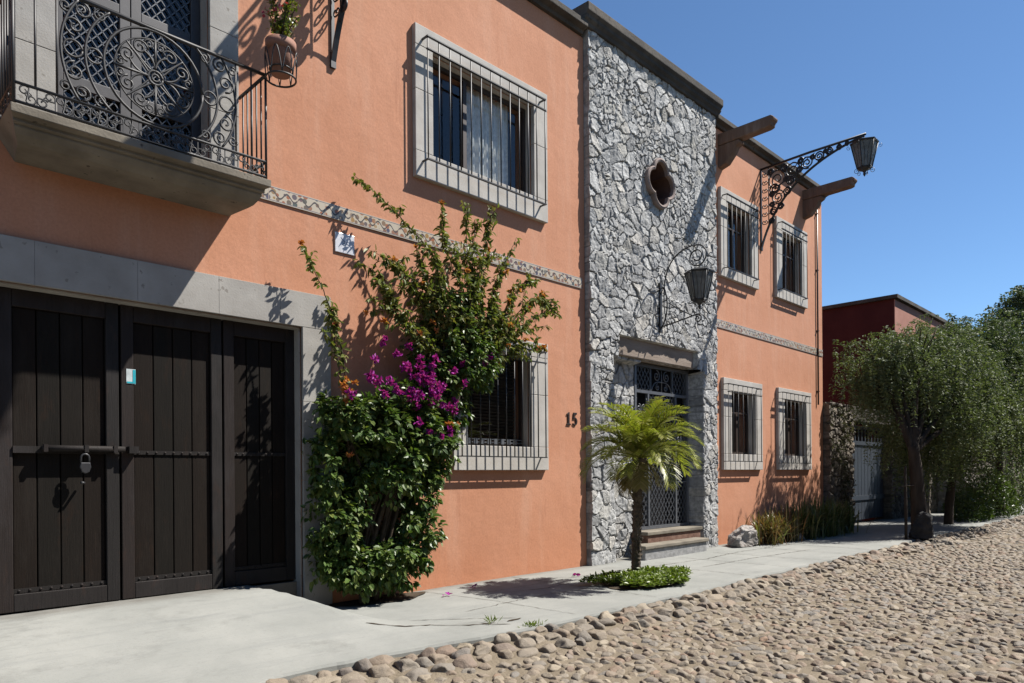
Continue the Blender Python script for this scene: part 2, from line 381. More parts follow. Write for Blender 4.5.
# ------------------------------------------------------------------ iron scroll work (2-D curves)
def spiral(cx, cy, r0, r1, a0, turns, n=None):
    n = n or max(10, int(14*abs(turns)))
    return [(cx + (r0+(r1-r0)*i/n)*math.cos(a0+2*PI*turns*i/n), cy + (r0+(r1-r0)*i/n)*math.sin(a0+2*PI*turns*i/n)) for i in range(n+1)]
def circ(cx, cy, r, n=36, a0=0, a1=2*PI):
    return [(cx+r*math.cos(a0+(a1-a0)*i/n), cy+r*math.sin(a0+(a1-a0)*i/n)) for i in range(n+1)]
def bez(p0, p1, p2, n=16, p3=None):
    o = []
    for i in range(n+1):
        t = i/n
        if p3 is None: o.append(tuple((1-t)**2*a+2*t*(1-t)*b+t*t*c for a, b, c in zip(p0, p1, p2)))
        else: o.append(tuple((1-t)**3*a+3*t*(1-t)**2*b+3*t*t*(1-t)*c+t**3*d for a, b, c, d in zip(p0, p1, p2, p3)))
    return o
def cscroll(p, q, side=1, curl=.28, turns=1.15):
    """C-scroll from p to q: an arc that curls in at both ends"""
    p = np.array(p, float); q = np.array(q, float); d = q-p; L = np.linalg.norm(d); d /= L; nn = np.array([-d[1], d[0]])*side
    r = L*curl
    def end(c0, sgn):
        c = c0 + d*sgn*r + nn*(-r*.0)
        out = []
        for i in range(19):
            t = i/18; rad = r*(1-.78*t); a = PI*.5 + (PI*.5 + 2*PI*(turns-.5)*t)*1.0 if False else (PI/2 + 2*PI*turns*t)
            out.append(c - d*sgn*rad*math.sin(a-PI/2+0) + nn*rad*math.cos(a-PI/2))
        return out
    e1 = end(p, 1); e2 = end(q, -1)
    return [tuple(x) for x in (e1[::-1] + e2)]
def sscroll(p, q, curl=.26, turns=1.1):
    p = np.array(p, float); q = np.array(q, float); d = q-p; L = np.linalg.norm(d); d /= L; nn = np.array([-d[1], d[0]])
    r = L*curl
    def end(c0, sgn, side):
        c = c0 + d*sgn*r
        return [c - d*sgn*(r*(1-.78*i/18))*math.sin(2*PI*turns*i/18) + nn*side*(r*(1-.78*i/18))*math.cos(2*PI*turns*i/18) for i in range(19)]
    return [tuple(x) for x in (end(p, 1, 1)[::-1] + end(q, -1, -1))]
def XZ(y): return lambda u, v: (u, y, v)
def YZ(x): return lambda u, v: (x, u, v)
def iron(mb, fn, curve, r=.006, n=5, flat=1.0):
    mb.tube([fn(*p) for p in curve], r, n, flat=flat)

# ------------------------------------------------------------------ leaves
def rand_unit(n):
    v = RNG.normal(size=(n, 3)); return v/np.linalg.norm(v, axis=1)[:, None]
def leaf_arrays(pos, direc, normal, length, width, fold=.25, droop=.15):
    """oval folded leaf: 6 verts, 2 quads each"""
    n = len(pos)
    d = direc/(np.linalg.norm(direc, axis=1)[:, None]+1e-9)
    s = np.cross(d, normal); s /= np.linalg.norm(s, axis=1)[:, None]+1e-9
    nn = np.cross(s, d)
    L = np.broadcast_to(length, (n,))[:, None]; W = np.broadcast_to(width, (n,))[:, None]*.5
    b = pos
    pts = [b, b+d*L*.3+s*W*.92+nn*W*fold, b+d*L*.65+s*W*.8+nn*(W*fold-L*droop*.4), b+d*L-nn*L*droop,
           b+d*L*.65-s*W*.8+nn*(W*fold-L*droop*.4), b+d*L*.3-s*W*.92+nn*W*fold]
    V = np.stack(pts, 1).reshape(-1, 3)
    o = np.arange(n)[:, None]*6
    F = np.concatenate([o+np.array([0,3,2,1]), o+np.array([0,5,4,3])], 0)
    return V, F
def strips(name, V, F, m, parent=None): return np_mesh(name, V, F, m, parent)

# ================================================================== THE SETTING
def smooth(t): t = np.clip(t, 0, 1); return t*t*(3-2*t)
def walk_h(x, y):
    d = -np.asarray(y, float); x = np.asarray(x, float)
    fall = 1 - smooth((d-.12)/2.0)
    xe = 3.08 + .22*np.clip(d, 0, 2); w = .10 + .42*np.clip(d, 0, 2)
    lat = 1 - smooth((x-xe)/w)
    h = .275*fall*lat
    h = h + (fbm(x*.9, y*.9, seed=3)-.5)*.02
    return h
def edge_y(x): return -2.34 + (fbm(np.asarray(x)*1.7, 0*np.asarray(x), seed=9)-.47)*.11 + .25*np.exp(-((np.asarray(x)-2.7)/1.3)**2)

def grid_mesh(name, U, Vv, fn, m, kind_label=None):
    uu, vv = np.meshgrid(U, Vv, indexing='ij'); P = fn(uu, vv)
    nu, nv = len(U), len(Vv)
    idx = np.arange(nu*nv).reshape(nu, nv)
    F = np.stack([idx[:-1,:-1], idx[1:,:-1], idx[1:,1:], idx[:-1,1:]], -1).reshape(-1, 4)
    return P, F
# sidewalk: one sheet with the garage apron and a real outer edge
U = np.concatenate([np.arange(-8, -1, .5), np.arange(-1, 14, .06), np.arange(14, 60, .4)])
T = np.concatenate([[-.08], np.linspace(0, 1, 46), [1.0, 1.0]])
def walkfn(u, t):
    ey = edge_y(u); y = np.where(t < 0, .3, -.0 + t*ey); z = walk_h(u, np.minimum(y, 0))
    k = np.arange(t.shape[1])[None, :]*np.ones_like(t)
    z = np.where(k == t.shape[1]-2, z-.02, z); y = np.where(k == t.shape[1]-2, y-.012, y)
    z = np.where(k == t.shape[1]-1, -.3, z); y = np.where(k == t.shape[1]-1, y-.015, y)
    return np.stack([u, y, z], -1).reshape(-1, 3)
V, F = grid_mesh('sidewalk', U, T, walkfn, None)
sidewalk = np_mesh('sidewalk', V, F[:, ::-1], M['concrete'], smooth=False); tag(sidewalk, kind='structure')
# cracks and joints in the concrete (thin sheets just above it)
crk = MB()
def crack(pts, w):
    P = []; 
    for i in range(len(pts)-1):
        a, b = np.array(pts[i]), np.array(pts[i+1]); L = np.linalg.norm(b-a); k = max(2, int(L/.05))
        for j in range(k): P.append(a+(b-a)*j/k + RNG.normal(size=2)*.006)
    P.append(np.array(pts[-1])); P = np.array(P); Tn = np.gradient(P, axis=0); Tn /= np.linalg.norm(Tn, axis=1)[:, None]+1e-9
    Nn = np.stack([-Tn[:, 1], Tn[:, 0]], 1); ww = w*(.4+RNG.random(len(P)))[:, None]*.5
    ww[0] *= .2; ww[-1] *= .2
    A = P+Nn*ww; B = P-Nn*ww
    za = walk_h(A[:, 0], A[:, 1])+.005; zb = walk_h(B[:, 0], B[:, 1])+.005; n = len(P)
    crk.add(np.concatenate([np.c_[A, za], np.c_[B, zb]]), [(i, i+1, n+i+1, n+i) for i in range(n-1)])
crack([(3.42,-1.42), (3.7,-1.6), (3.95,-1.62), (4.2,-1.86), (4.45,-1.95)], .022)
crack([(3.95,-1.3), (4.25,-1.5), (4.6,-1.82), (4.72,-1.95)], .010)
crack([(4.55,-2.0), (4.75,-1.98)], .03)
crack([(4.3,-1.9), (4.5,-2.1)], .02)
crack([(5.05,-.05), (5.2,-1.1), (5.22,-2.25)], .007)
crack([(4.6,-1.35), (5.6,-1.3), (6.5,-1.33)], .008)
crack([(6.6,-.9), (6.2,-1.0), (5.6,-.85)], .009)
crack([(8.4,-.75), (10,-.9), (11.4,-.8), (13.2,-.95)], .012)
crack([(9.1,-1.35), (10.6,-1.4), (12.4,-1.55)], .012)
crack([(8.7,-.4), (8.8,-1.6), (8.75,-2.25)], .010)
crack([(10.9,-.5), (11.0,-2.3)], .010)
crack([(13.0,-.7), (13.1,-2.3)], .012)
for xj in (6.55, 9.9, 12.1, 14.4, 16.6): crack([(xj,-.04), (xj+.03,-1.2), (xj+.01,-2.28)], .009)
crack([(5.3,-.7), (7.0,-.66), (8.7,-.68)], .006)
crack([(6.2,-.3), (6.5,-.5), (6.9,-.48), (7.2,-.75)], .005)
crk.build('pavement_crack', M['soil'], sidewalk)['kind'] = 'structure'

# street: bedding sheet plus thousands of real stones in one surface
def street_z(x, y):
    d = edge_y(x) - y                         # distance out from the kerb line
    return -.12 + .098*(1-smooth(d/.75)) + (fbm(x*.6, y*.6, seed=21)-.5)*.05 + .02*smooth((d-1.5)/3)
Us = np.concatenate([np.arange(-8, 0, .5), np.arange(0, 16, .05), np.arange(16, 34, .12), np.arange(34, 70, 1.)])
Ts = np.concatenate([np.linspace(0, 2.2, 60), np.linspace(2.3, 12, 50)])
def stfn(u, t):
    y = edge_y(u)+.0 - t
    z = street_z(u, y) - .0245 + (fbm(u*9, y*9, seed=5, o=4)-.45)*.030
    return np.stack([u, y, z], -1).reshape(-1, 3)
V, F = grid_mesh('street', Us, Ts, stfn, None)
street = np_mesh('street', V, F[:, ::-1], M['dirt'], smooth=True); tag(street, kind='structure')
def ico(sub):
    import bmesh
    bm = bmesh.new(); bmesh.ops.create_icosphere(bm, subdivisions=sub, radius=1)
    V = np.array([v.co[:] for v in bm.verts]); F = np.array([[v.index for v in f.verts] for f in bm.faces]); bm.free(); return V, F
ICO = {k: ico(k) for k in (1, 2, 3)}
def stone_shape(sub, seed, blocky=.8):
    V, F = ICO[sub]; r = np.random.default_rng(seed)
    W = V.copy()
    for _ in range(9):                        # random flattening planes give facets
        n = r.normal(size=3); n[2] = abs(n[2])*.8; n /= np.linalg.norm(n); d = .62+.25*r.random()
        k = W@n; W = W - np.maximum(k-d, 0)[:, None]*n*blocky*1.3
    W *= 1 + (fbm(V[:, 0]*1.7+seed, V[:, 1]*1.7, V[:, 2]*1.7, seed=seed)-.5)[:, None]*.22
    return W, F
VAR3 = [stone_shape(3, 100+i) for i in range(14)]; VAR2 = [stone_shape(2, 200+i) for i in range(14)]
VARB = [stone_shape(3, 300+i, 1.05) for i in range(16)]
VS, FS = [], []; off = 0
def put_stone(x, y, z, a, b, h, rot, tilt, near, bank=None):
    global off
    W, F = (bank or (VAR3 if near else VAR2))[RNG.integers(14)]
    P = W*np.array([a, b, h]); c, s = math.cos(rot), math.sin(rot)
    P = P @ np.array([[1,0,0],[0,math.cos(tilt),-math.sin(tilt)],[0,math.sin(tilt),math.cos(tilt)]]).T
    P = np.stack([P[:, 0]*c-P[:, 1]*s, P[:, 0]*s+P[:, 1]*c, P[:, 2]], 1) + (x, y, z)
    VS.append(P); FS.append(F+off); off += len(P)
# border courses of larger stones along the kerb
for row, (dy, sz) in enumerate([(.070, .080), (.215, .088), (.365, .080)]):
    x = .3
    while x < 34:
        a = sz*(.65+.95*RNG.random()); b = sz*(.72+.4*RNG.random())
        xx = x+a
        y = float(edge_y(np.array(xx))) - dy + RNG.normal()*.022
        put_stone(xx, y, float(street_z(np.array(xx), np.array(y)))-.030+RNG.normal()*.009, a*1.18, b*1.2, .050+.022*RNG.random(), RNG.normal()*.30, -.14*(1-row*.3)+RNG.normal()*.12, True, VARB)
        x += 2*a*.95
sp = .102
ny = 0; yv = .50
while yv < 7.2:
    x = .5 + (ny % 2)*sp*.5
    while x < 30:
        yy = float(edge_y(np.array(x))) - yv
        if yy > -6.9 + max(0, x-8)*.13 and x < 31:     # the stretch of street near the house front
            k = 1 if x < 16 else 1.35
            if not (x >= 16 and RNG.random() < .42) and RNG.random() > .03:
                a = sp*.58*k*(.58+.95*RNG.random()); b = sp*.47*k*(.70+.6*RNG.random())
                px, py = x+RNG.normal()*.026, yy+RNG.normal()*.026
                put_stone(px, py, float(street_z(np.array(px), np.array(py)))-.029+RNG.normal()*.006, a, b, .026+.013*RNG.random(), RNG.normal()*.75+.35, RNG.normal()*.12, x < 9)
        x += sp*(1.04 if x < 16 else 1.1)
    ny += 1; yv += sp*.88
np_mesh('cobblestone_paving', np.concatenate(VS), np.concatenate(FS), M['cobble'], street, smooth=True)['kind'] = 'structure'
# far ground, one sheet to the horizon
g = MB(); g.add([(-300,-300,-.34), (500,-300,-.34), (500,300,-.34), (-300,300,-.34)], [(0,1,2,3)])
tag(g.build('ground', M['ground']), kind='structure')

# ================================================================== THE HOUSE
house = thing('house', 'two storey orange stucco house with grey stone entrance tower, balcony and garage', 'house', (8, 3, 0))
TOPL, TOPT = 7.76, 8.22
def wall_mesh(x0, x1, z0, z1, holes, y=0., rev=.30):
    mb = MB()
    xs = sorted({x0, x1, *[h[0] for h in holes], *[h[1] for h in holes]}); zs = sorted({z0, z1, *[h[2] for h in holes], *[h[3] for h in holes]})
    for i in range(len(xs)-1):
        for j in range(len(zs)-1):
            cx, cz = (xs[i]+xs[i+1])/2, (zs[j]+zs[j+1])/2
            if any(h[0] < cx < h[1] and h[2] < cz < h[3] for h in holes): continue
            mb.add([(xs[i],y,zs[j]),(xs[i+1],y,zs[j]),(xs[i+1],y,zs[j+1]),(xs[i],y,zs[j+1])], [(0,1,2,3)])
    for a, b, c, d in holes:
        Y = y+rev
        mb.add([(a,y,c),(b,y,c),(b,y,d),(a,y,d),(a,Y,c),(b,Y,c),(b,Y,d),(a,Y,d)], [(0,4,5,1),(1,5,6,2),(2,6,7,3),(3,7,4,0)])
    return mb
H_GAR = (.20, 3.60, 0.0, 2.86); H_BAL = (1.46, 2.68, 4.0, 6.75); H_UL = (5.29, 7.03, 5.11, 6.34); H_LL = (5.80, 6.95, 1.71, 2.93)
wl = wall_mesh(-5, 8.16, -.1, TOPL, [H_GAR, H_BAL, H_UL, H_LL])
# body of the house behind the facade: sides, back and roof
def body(mb, x0, x1, y1, z1):
    mb.add([(x0,0,-.1),(x0,y1,-.1),(x0,y1,z1),(x0,0,z1)], [(0,1,2,3)])
    mb.add([(x1,0,-.1),(x1,y1,-.1),(x1,y1,z1),(x1,0,z1)], [(3,2,1,0)])
    mb.add([(x0,y1,-.1),(x1,y1,-.1),(x1,y1,z1),(x0,y1,z1)], [(3,2,1,0)])
    mb.add([(x0,0,z1),(x1,0,z1),(x1,y1,z1),(x0,y1,z1)], [(0,1,2,3)])
body(wl, -5, 8.16, 8, TOPL)
wl.build('stucco_wall', M['stucco'], house)
H_UR1 = (12.37, 13.33, 5.23, 6.46); H_UR2 = (14.72, 15.72, 5.23, 6.46); H_LR1 = (12.47, 13.45, 1.70, 2.90); H_LR2 = (14.78, 15.86, 1.70, 2.90)
wr = wall_mesh(11.86, 16.95, -.1, TOPL, [H_UR1, H_UR2, H_LR1, H_LR2])
body(wr, 11.86, 16.95, 8, TOPL)
wr.build('stucco_wall', M['stucco'], house)
# floors and partitions inside so each room stays dark
fl = MB(); fl.box(-4.9, 8.1, .3, 7.9, 3.55, 3.75); fl.box(11.9, 16.9, .3, 7.9, 3.55, 3.75)
for x in (4.3, 8.05, 14.1): fl.box(x-.05, x+.05, .32, 7.9, 0, 7.7)
fl.box(-4.9, 8.0, 3.2, 3.3, 0, 7.7); fl.box(11.95, 16.9, 3.2, 3.3, 0, 7.7)
fl.build('interior_wall', M['room'], house)
# coping on the stucco wings
for (a, b) in ((-5.1, 8.10), (11.87, 17.06)):
    c = MB(); c.prism([(.35,TOPL), (-.05,TOPL), (-.07,TOPL+.04), (-.15,TOPL+.07), (-.15,TOPL+.155), (.35,TOPL+.17)], 'x', a, b)
    c.build('coping', M['cornice'], house, .008)
c = MB(); c.prism([(8,TOPL+.0), (7.9,TOPL+.002), (7.9,TOPL+.17), (8.05,TOPL+.17)], 'x', -5.1, 17.06); c.build('coping', M['cornice'], house)

# --- stone tower: displaced rubble face
def tower():
    x0, x1, z0, z1 = 8.17, 11.86, -.1, TOPT-.33
    st = .0165
    xs = np.linspace(x0, x1, int((x1-x0)/st)); zs = np.linspace(z0, z1, int((z1-z0)/st))
    X, Z = np.meshgrid(xs, zs, indexing='ij')
    wx = X + (fbm(X*3.1, Z*3.1, seed=31)-.5)*.20; wz = Z + (fbm(X*3.1, Z*3.1, seed=47)-.5)*.20
    # large stones with smaller stones packed between them
    f1, f2, idd, gx, gy = worley(wx, wz, .215, .185, 5, 1.0)
    g1, g2, id2, hx, hy = worley(wx, wz, .12, .10, 17, 1.0)
    small = (vnoise(X*2.2, Z*2.2, seed=77) > .62)
    e1 = (f2-f1); e2 = (g2-g1)*.6
    e = np.where(small, e2, e1); ident = np.where(small, id2, idd); tx = np.where(small, hx*.5, gx); tz = np.where(small, hy*.5, gy)
    joint = np.clip(1 - e/.085, 0, 1)*(.45+.55*smooth((fbm(X*2.6, Z*2.6, seed=203)-.36)/.2))
    rng2 = ident*13.7 % 1
    face = .014*((ident*7.13 % 1)-.5) + tx*(rng2-.5)*.055 + tz*((ident*29.3 % 1)-.5)*.055
    rough = (fbm(X*5, Z*5, seed=61, o=6)-.5)*.036 + (np.abs(fbm(X*13, Z*13, seed=91, o=5)-.46))*.034
    h = smooth(e/.10)*.013 + face*smooth(e/.09)*.85 + rough - .016*joint
    y = -.10 - h + .02
    # niche of the front door: ramped left jamb, square right jamb
    nz = 1-smooth((Z-3.47)/.02)
    low = smooth((Z-.0)/.02)*0+1
    inset = smooth((X-8.86)/.14)*(1-smooth((X-11.16)/.035)) 
    inset2 = smooth((X-8.72)/.26)*(1-smooth((X-11.33)/.035))
    mix = 1-smooth((Z-3.12)/.02)
    depth = .27*inset2*mix + .13*inset*(1-mix)
    y = y + depth*nz
    P = np.stack([X, y, Z], -1)
    nx, nzn = len(xs), len(zs)
    # returns on both sides
    L = P[0].copy(); L[:, 1] = .05; Rr = P[-1].copy(); Rr[:, 1] = .05
    P = np.concatenate([L[None], P, Rr[None]], 0)
    pad = lambda a: np.concatenate([a[:1], a, a[-1:]], 0)
    idx = np.arange((nx+2)*nzn).reshape(nx+2, nzn)
    F = np.stack([idx[:-1,:-1], idx[1:,:-1], idx[1:,1:], idx[:-1,1:]], -1).reshape(-1, 4)
    C = P.reshape(-1, 3)[F].mean(1)
    ocu = np.hypot((C[:, 0]-9.98), (C[:, 2]-6.09)) < .345
    door = (C[:, 0] > 9.62) & (C[:, 0] < 11.28) & (C[:, 2] < 3.18) & (C[:, 2] > .40)
    F = F[~(ocu | door)]
    return np_mesh('stone_tower', P.reshape(-1, 3), F, M['rubble'], house, smooth=False,
                   attr={'stone': pad(np.clip(.5+(ident-.5)*1.1, 0, 1)).ravel(), 'joint': pad(np.clip(joint*.95, 0, 1)).ravel()})
tower()
tb = MB(); tb.box(8.16, 9.55, .2, 8, 0, TOPT-.05); tb.box(11.36, 11.86, .2, 8, 0, TOPT-.05); tb.box(9.551, 11.359, .2, 8, 3.25, 5.6); tb.box(9.551, 11.359, .2, 8, 6.58, TOPT-.05)
tb.box(9.551, 9.6, .2, 8, 5.6, 6.58); tb.box(10.36, 11.359, .2, 8, 5.6, 6.58); tb.box(9.601, 10.359, .9, 8, 5.6, 6.58)
tb.box(9.551, 11.359, 1.4, 8, 0, 3.25)
tb.build('tower_core', M['rubble'], house)
co = MB(); z = TOPT-.36
co.prism([(.4,z), (-.13,z), (-.14,z+.05), (-.18,z+.09), (-.18,z+.13), (-.22,z+.17), (-.22,z+.29), (.4,z+.31)], 'x', 8.02, 11.93)
co.build('coping', M['cornice'], house, .012)

# quatrefoil oculus
def quatre(r, lobe, n=64):
    out = []
    for i in range(n):
        a = 2*PI*i/n; d = 0
        for k in range(4):
            b = k*PI/2; cx, cy = lobe*math.cos(b), lobe*math.sin(b); dx, dy = math.cos(a), math.sin(a)
            q = cx*dx+cy*dy; disc = q*q-(cx*cx+cy*cy-r*r)
            if disc > 0: d = max(d, q+math.sqrt(disc))
        out.append((d*math.cos(a), d*math.sin(a)))
    return out
oc = MB(); qo = quatre(.225, .185); qi = quatre(.180, .172); n = len(qo)
rings = [(qo, -.02), (qo, -.16), ([(a*.93, b*.93) for a, b in qo], -.175), (qi, -.16), (qi, -.10), ([(a*.93, b*.93) for a, b in qi], .75)]
vs = [(9.98+p[0], y, 6.09+p[1]) for rg, y in rings for p in rg]
oc.add(vs, [(k*n+i, k*n+(i+1) % n, (k+1)*n+(i+1) % n, (k+1)*n+i) for k in range(len(rings)-1) for i in range(n)])
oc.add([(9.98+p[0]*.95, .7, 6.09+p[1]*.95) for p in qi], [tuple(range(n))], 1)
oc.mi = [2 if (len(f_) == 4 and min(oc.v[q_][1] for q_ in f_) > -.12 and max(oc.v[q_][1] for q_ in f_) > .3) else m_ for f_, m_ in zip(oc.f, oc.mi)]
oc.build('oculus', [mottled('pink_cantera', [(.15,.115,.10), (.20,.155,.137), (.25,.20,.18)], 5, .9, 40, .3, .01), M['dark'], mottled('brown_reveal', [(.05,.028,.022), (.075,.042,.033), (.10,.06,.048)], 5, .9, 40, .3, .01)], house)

# door lintel and steps
l = MB(); l.box(8.89, 11.15, -.015, .26, 3.19, 3.50); l.build('lintel', M['lintelwood'], house, .015)
stp = MB(); stp.box(9.18, 11.03, -.33, -.06, -.05, .165); stp.build('doorstep', M['rubble'], house, .012)
s2 = MB(); s2.box(9.15, 11.06, -.36, -.05, .166, .225); s2.build('doorstep', M['canteradark'], house, .012)
s3 = MB(); s3.box(9.58, 11.20, -.11, .4, .05, .345); s3.build('doorstep', M['brick'], house, .006)
s4 = MB(); s4.box(9.54, 11.24, -.135, .4, .346, .405); s4.build('doorstep', M['canteradark'], house, .01)

# --- front door of iron lattice
fd = MB(); Y = .19; X0, X1, Z0, Z1 = 9.63, 11.27, .41, 3.17
fr = .03
for a, b in ((X0, X0+.055), (X1-.055, X1)): fd.box(a, b, Y-fr, Y+fr, Z0, Z1)
for zz in (Z0, 2.68, Z1-.05): fd.box(X0+.056, X1-.056, Y-.028, Y+.028, zz, zz+.05)
XA, XB = X0+.40, X1-.40
for x in (XA, XB): fd.box(x-.022, x+.022, Y-.026, Y+.026, Z0+.051, 2.679)
front_door = fd.build('front_door', M['ironlight'], house)
def lattice(mb, x0, x1, z0, z1, y, px, pz, r=.006):
    """wavy diagonal bars that read as a diamond mesh"""
    def seg(p, q):
        # clip to the panel
        (xa, za), (xb, zb) = p, q; t0, t1 = 0., 1.; dx, dz = xb-xa, zb-za
        for pp, qq in ((-dx, xa-x0), (dx, x1-xa), (-dz, za-z0), (dz, z1-za)):
            if abs(pp) < 1e-9:
                if qq < 0: return
            else:
                rr = qq/pp
                if pp < 0: t0 = max(t0, rr)
                else: t1 = min(t1, rr)
        if t1-t0 > .02: mb.tube([(xa+dx*t0, y, za+dz*t0), (xa+dx*t1, y, za+dz*t1)], r, 4)
    H = z1-z0; k = px/pz; n = int((x1-x0+H*k)/px)+2
    for i in range(-1, n):
        seg((x0+i*px-0, z0), (x0+i*px-H*k, z1)); seg((x1-i*px, z0), (x1-i*px+H*k, z1))
c = MB(); lattice(c, XA+.02, XB-.02, Z0+.06, 2.67, Y-.006, .105, .15); c.build('lattice_panel', M['ironlight'], front_door)
for (xa, xb) in ((X0+.06, XA-.022), (XB+.022, X1-.06)):
    c = MB(); f = XZ(Y-.006); w = xb-xa; xm = (xa+xb)/2
    lattice(c, xa, xb, Z0+.06, 1.18, Y-.006, .105, .15)
    c.box(xa, xb, Y-.012, Y+.012, 1.18, 1.205); c.box(xa, xb, Y-.012, Y+.012, 2.10, 2.125)
    iron(c, f, bez((xm,1.22), (xm+w*.62,1.48), (xm,1.66)), .009); iron(c, f, bez((xm,1.22), (xm-w*.62,1.48), (xm,1.66)), .009)
    for s in (-1, 1):
        iron(c, f, spiral(xm+s*w*.24, 1.33, w*.20, .012, PI/2, s*1.6), .009)
        iron(c, f, spiral(xm+s*w*.24, 1.93, w*.21, .012, -PI/2, -s*1.6), .009)
        iron(c, f, spiral(xm+s*w*.22, 2.42, w*.23, .012, PI/2, s*1.7), .010)
        iron(c, f, bez((xm+s*w*.45,2.12), (xm+s*w*.48,2.3), (xm+s*w*.44,2.6)), .009)
    iron(c, f, [(xm,1.66), (xm,2.10)], .009)
    c.build('scroll_panel', M['ironlight'], front_door)
c = MB(); f = XZ(Y-.006); xm = (X0+X1)/2
lattice(c, X0+.06, xm-.33, 2.74, Z1-.055, Y-.006, .10, .14); lattice(c, xm+.33, X1-.06, 2.74, Z1-.055, Y-.006, .10, .14)
for s in (-1, 1):
    c.box(xm+s*.33-.01, xm+s*.33+.01, Y-.014, Y+.014, 2.732, Z1-.052)
    iron(c, f, spiral(xm+s*.15, 3.0, .10, .012, PI/2, s*1.6), .010); iron(c, f, bez((xm,2.90), (xm+s*.25,2.93), (xm+s*.30,2.74)), .010)
    iron(c, f, spiral(xm+s*.12, 2.81, .06, .01, PI/2, -s*1.4), .009)
iron(c, f, [(xm,2.74), (xm,Z1-.055)], .011)
c.build('transom', M['ironlight'], front_door)
c = MB(); c.box(X0+.01, X1-.01, Y+.09, Y+.11, Z0, Z1-.02); c.build('backing_panel', M['dark'], front_door)

# --- tile bands
for a, b in ((2.93, 8.085), (11.88, 16.94)):
    t = MB(); t.box(a, b, -.014, .02, 4.055, 4.205); t.build('tile_band', M['tile'], house)
# --- roof beams with corbels
def beam(x, L):
    b = MB(); z0, z1 = 7.46, 7.64; w = .10
    # stepped carved nose
    b.prism([(.1,z1+.02), (-L+.06,z1+.02), (-L,z1-.03), (-L+.015,z1-.07), (-L+.05,z1-.10), (-L+.06,z0+.02), (-L+.13,z0), (-.15,z0-.02), (.1,z0-.02)], 'x', x-w, x+w)
    o = b.build('roof_beam', M['beamwood'], house, .02)
    k = MB(); k.prism([(.05,7.438), (-.42,7.438), (-.44,7.38), (-.36,7.34), (-.30,7.24), (-.16,7.08), (.05,7.02)], 'x', x-w*.9, x+w*.9)
    k.build('corbel', M['beamwood'], o, .02)
beam(12.20, 1.08); beam(15.98, 1.12); beam(-1.2, 1.1)
d = MB(); d.tube([(16.62,-.03,2.9), (16.62,-.03,7.7)], .018, 8)
for z in (3.2, 4.6, 6.0, 7.3): d.box(16.59, 16.65, -.052, .0, z, z+.02)
d.build('downpipe', M['bronze'], house)
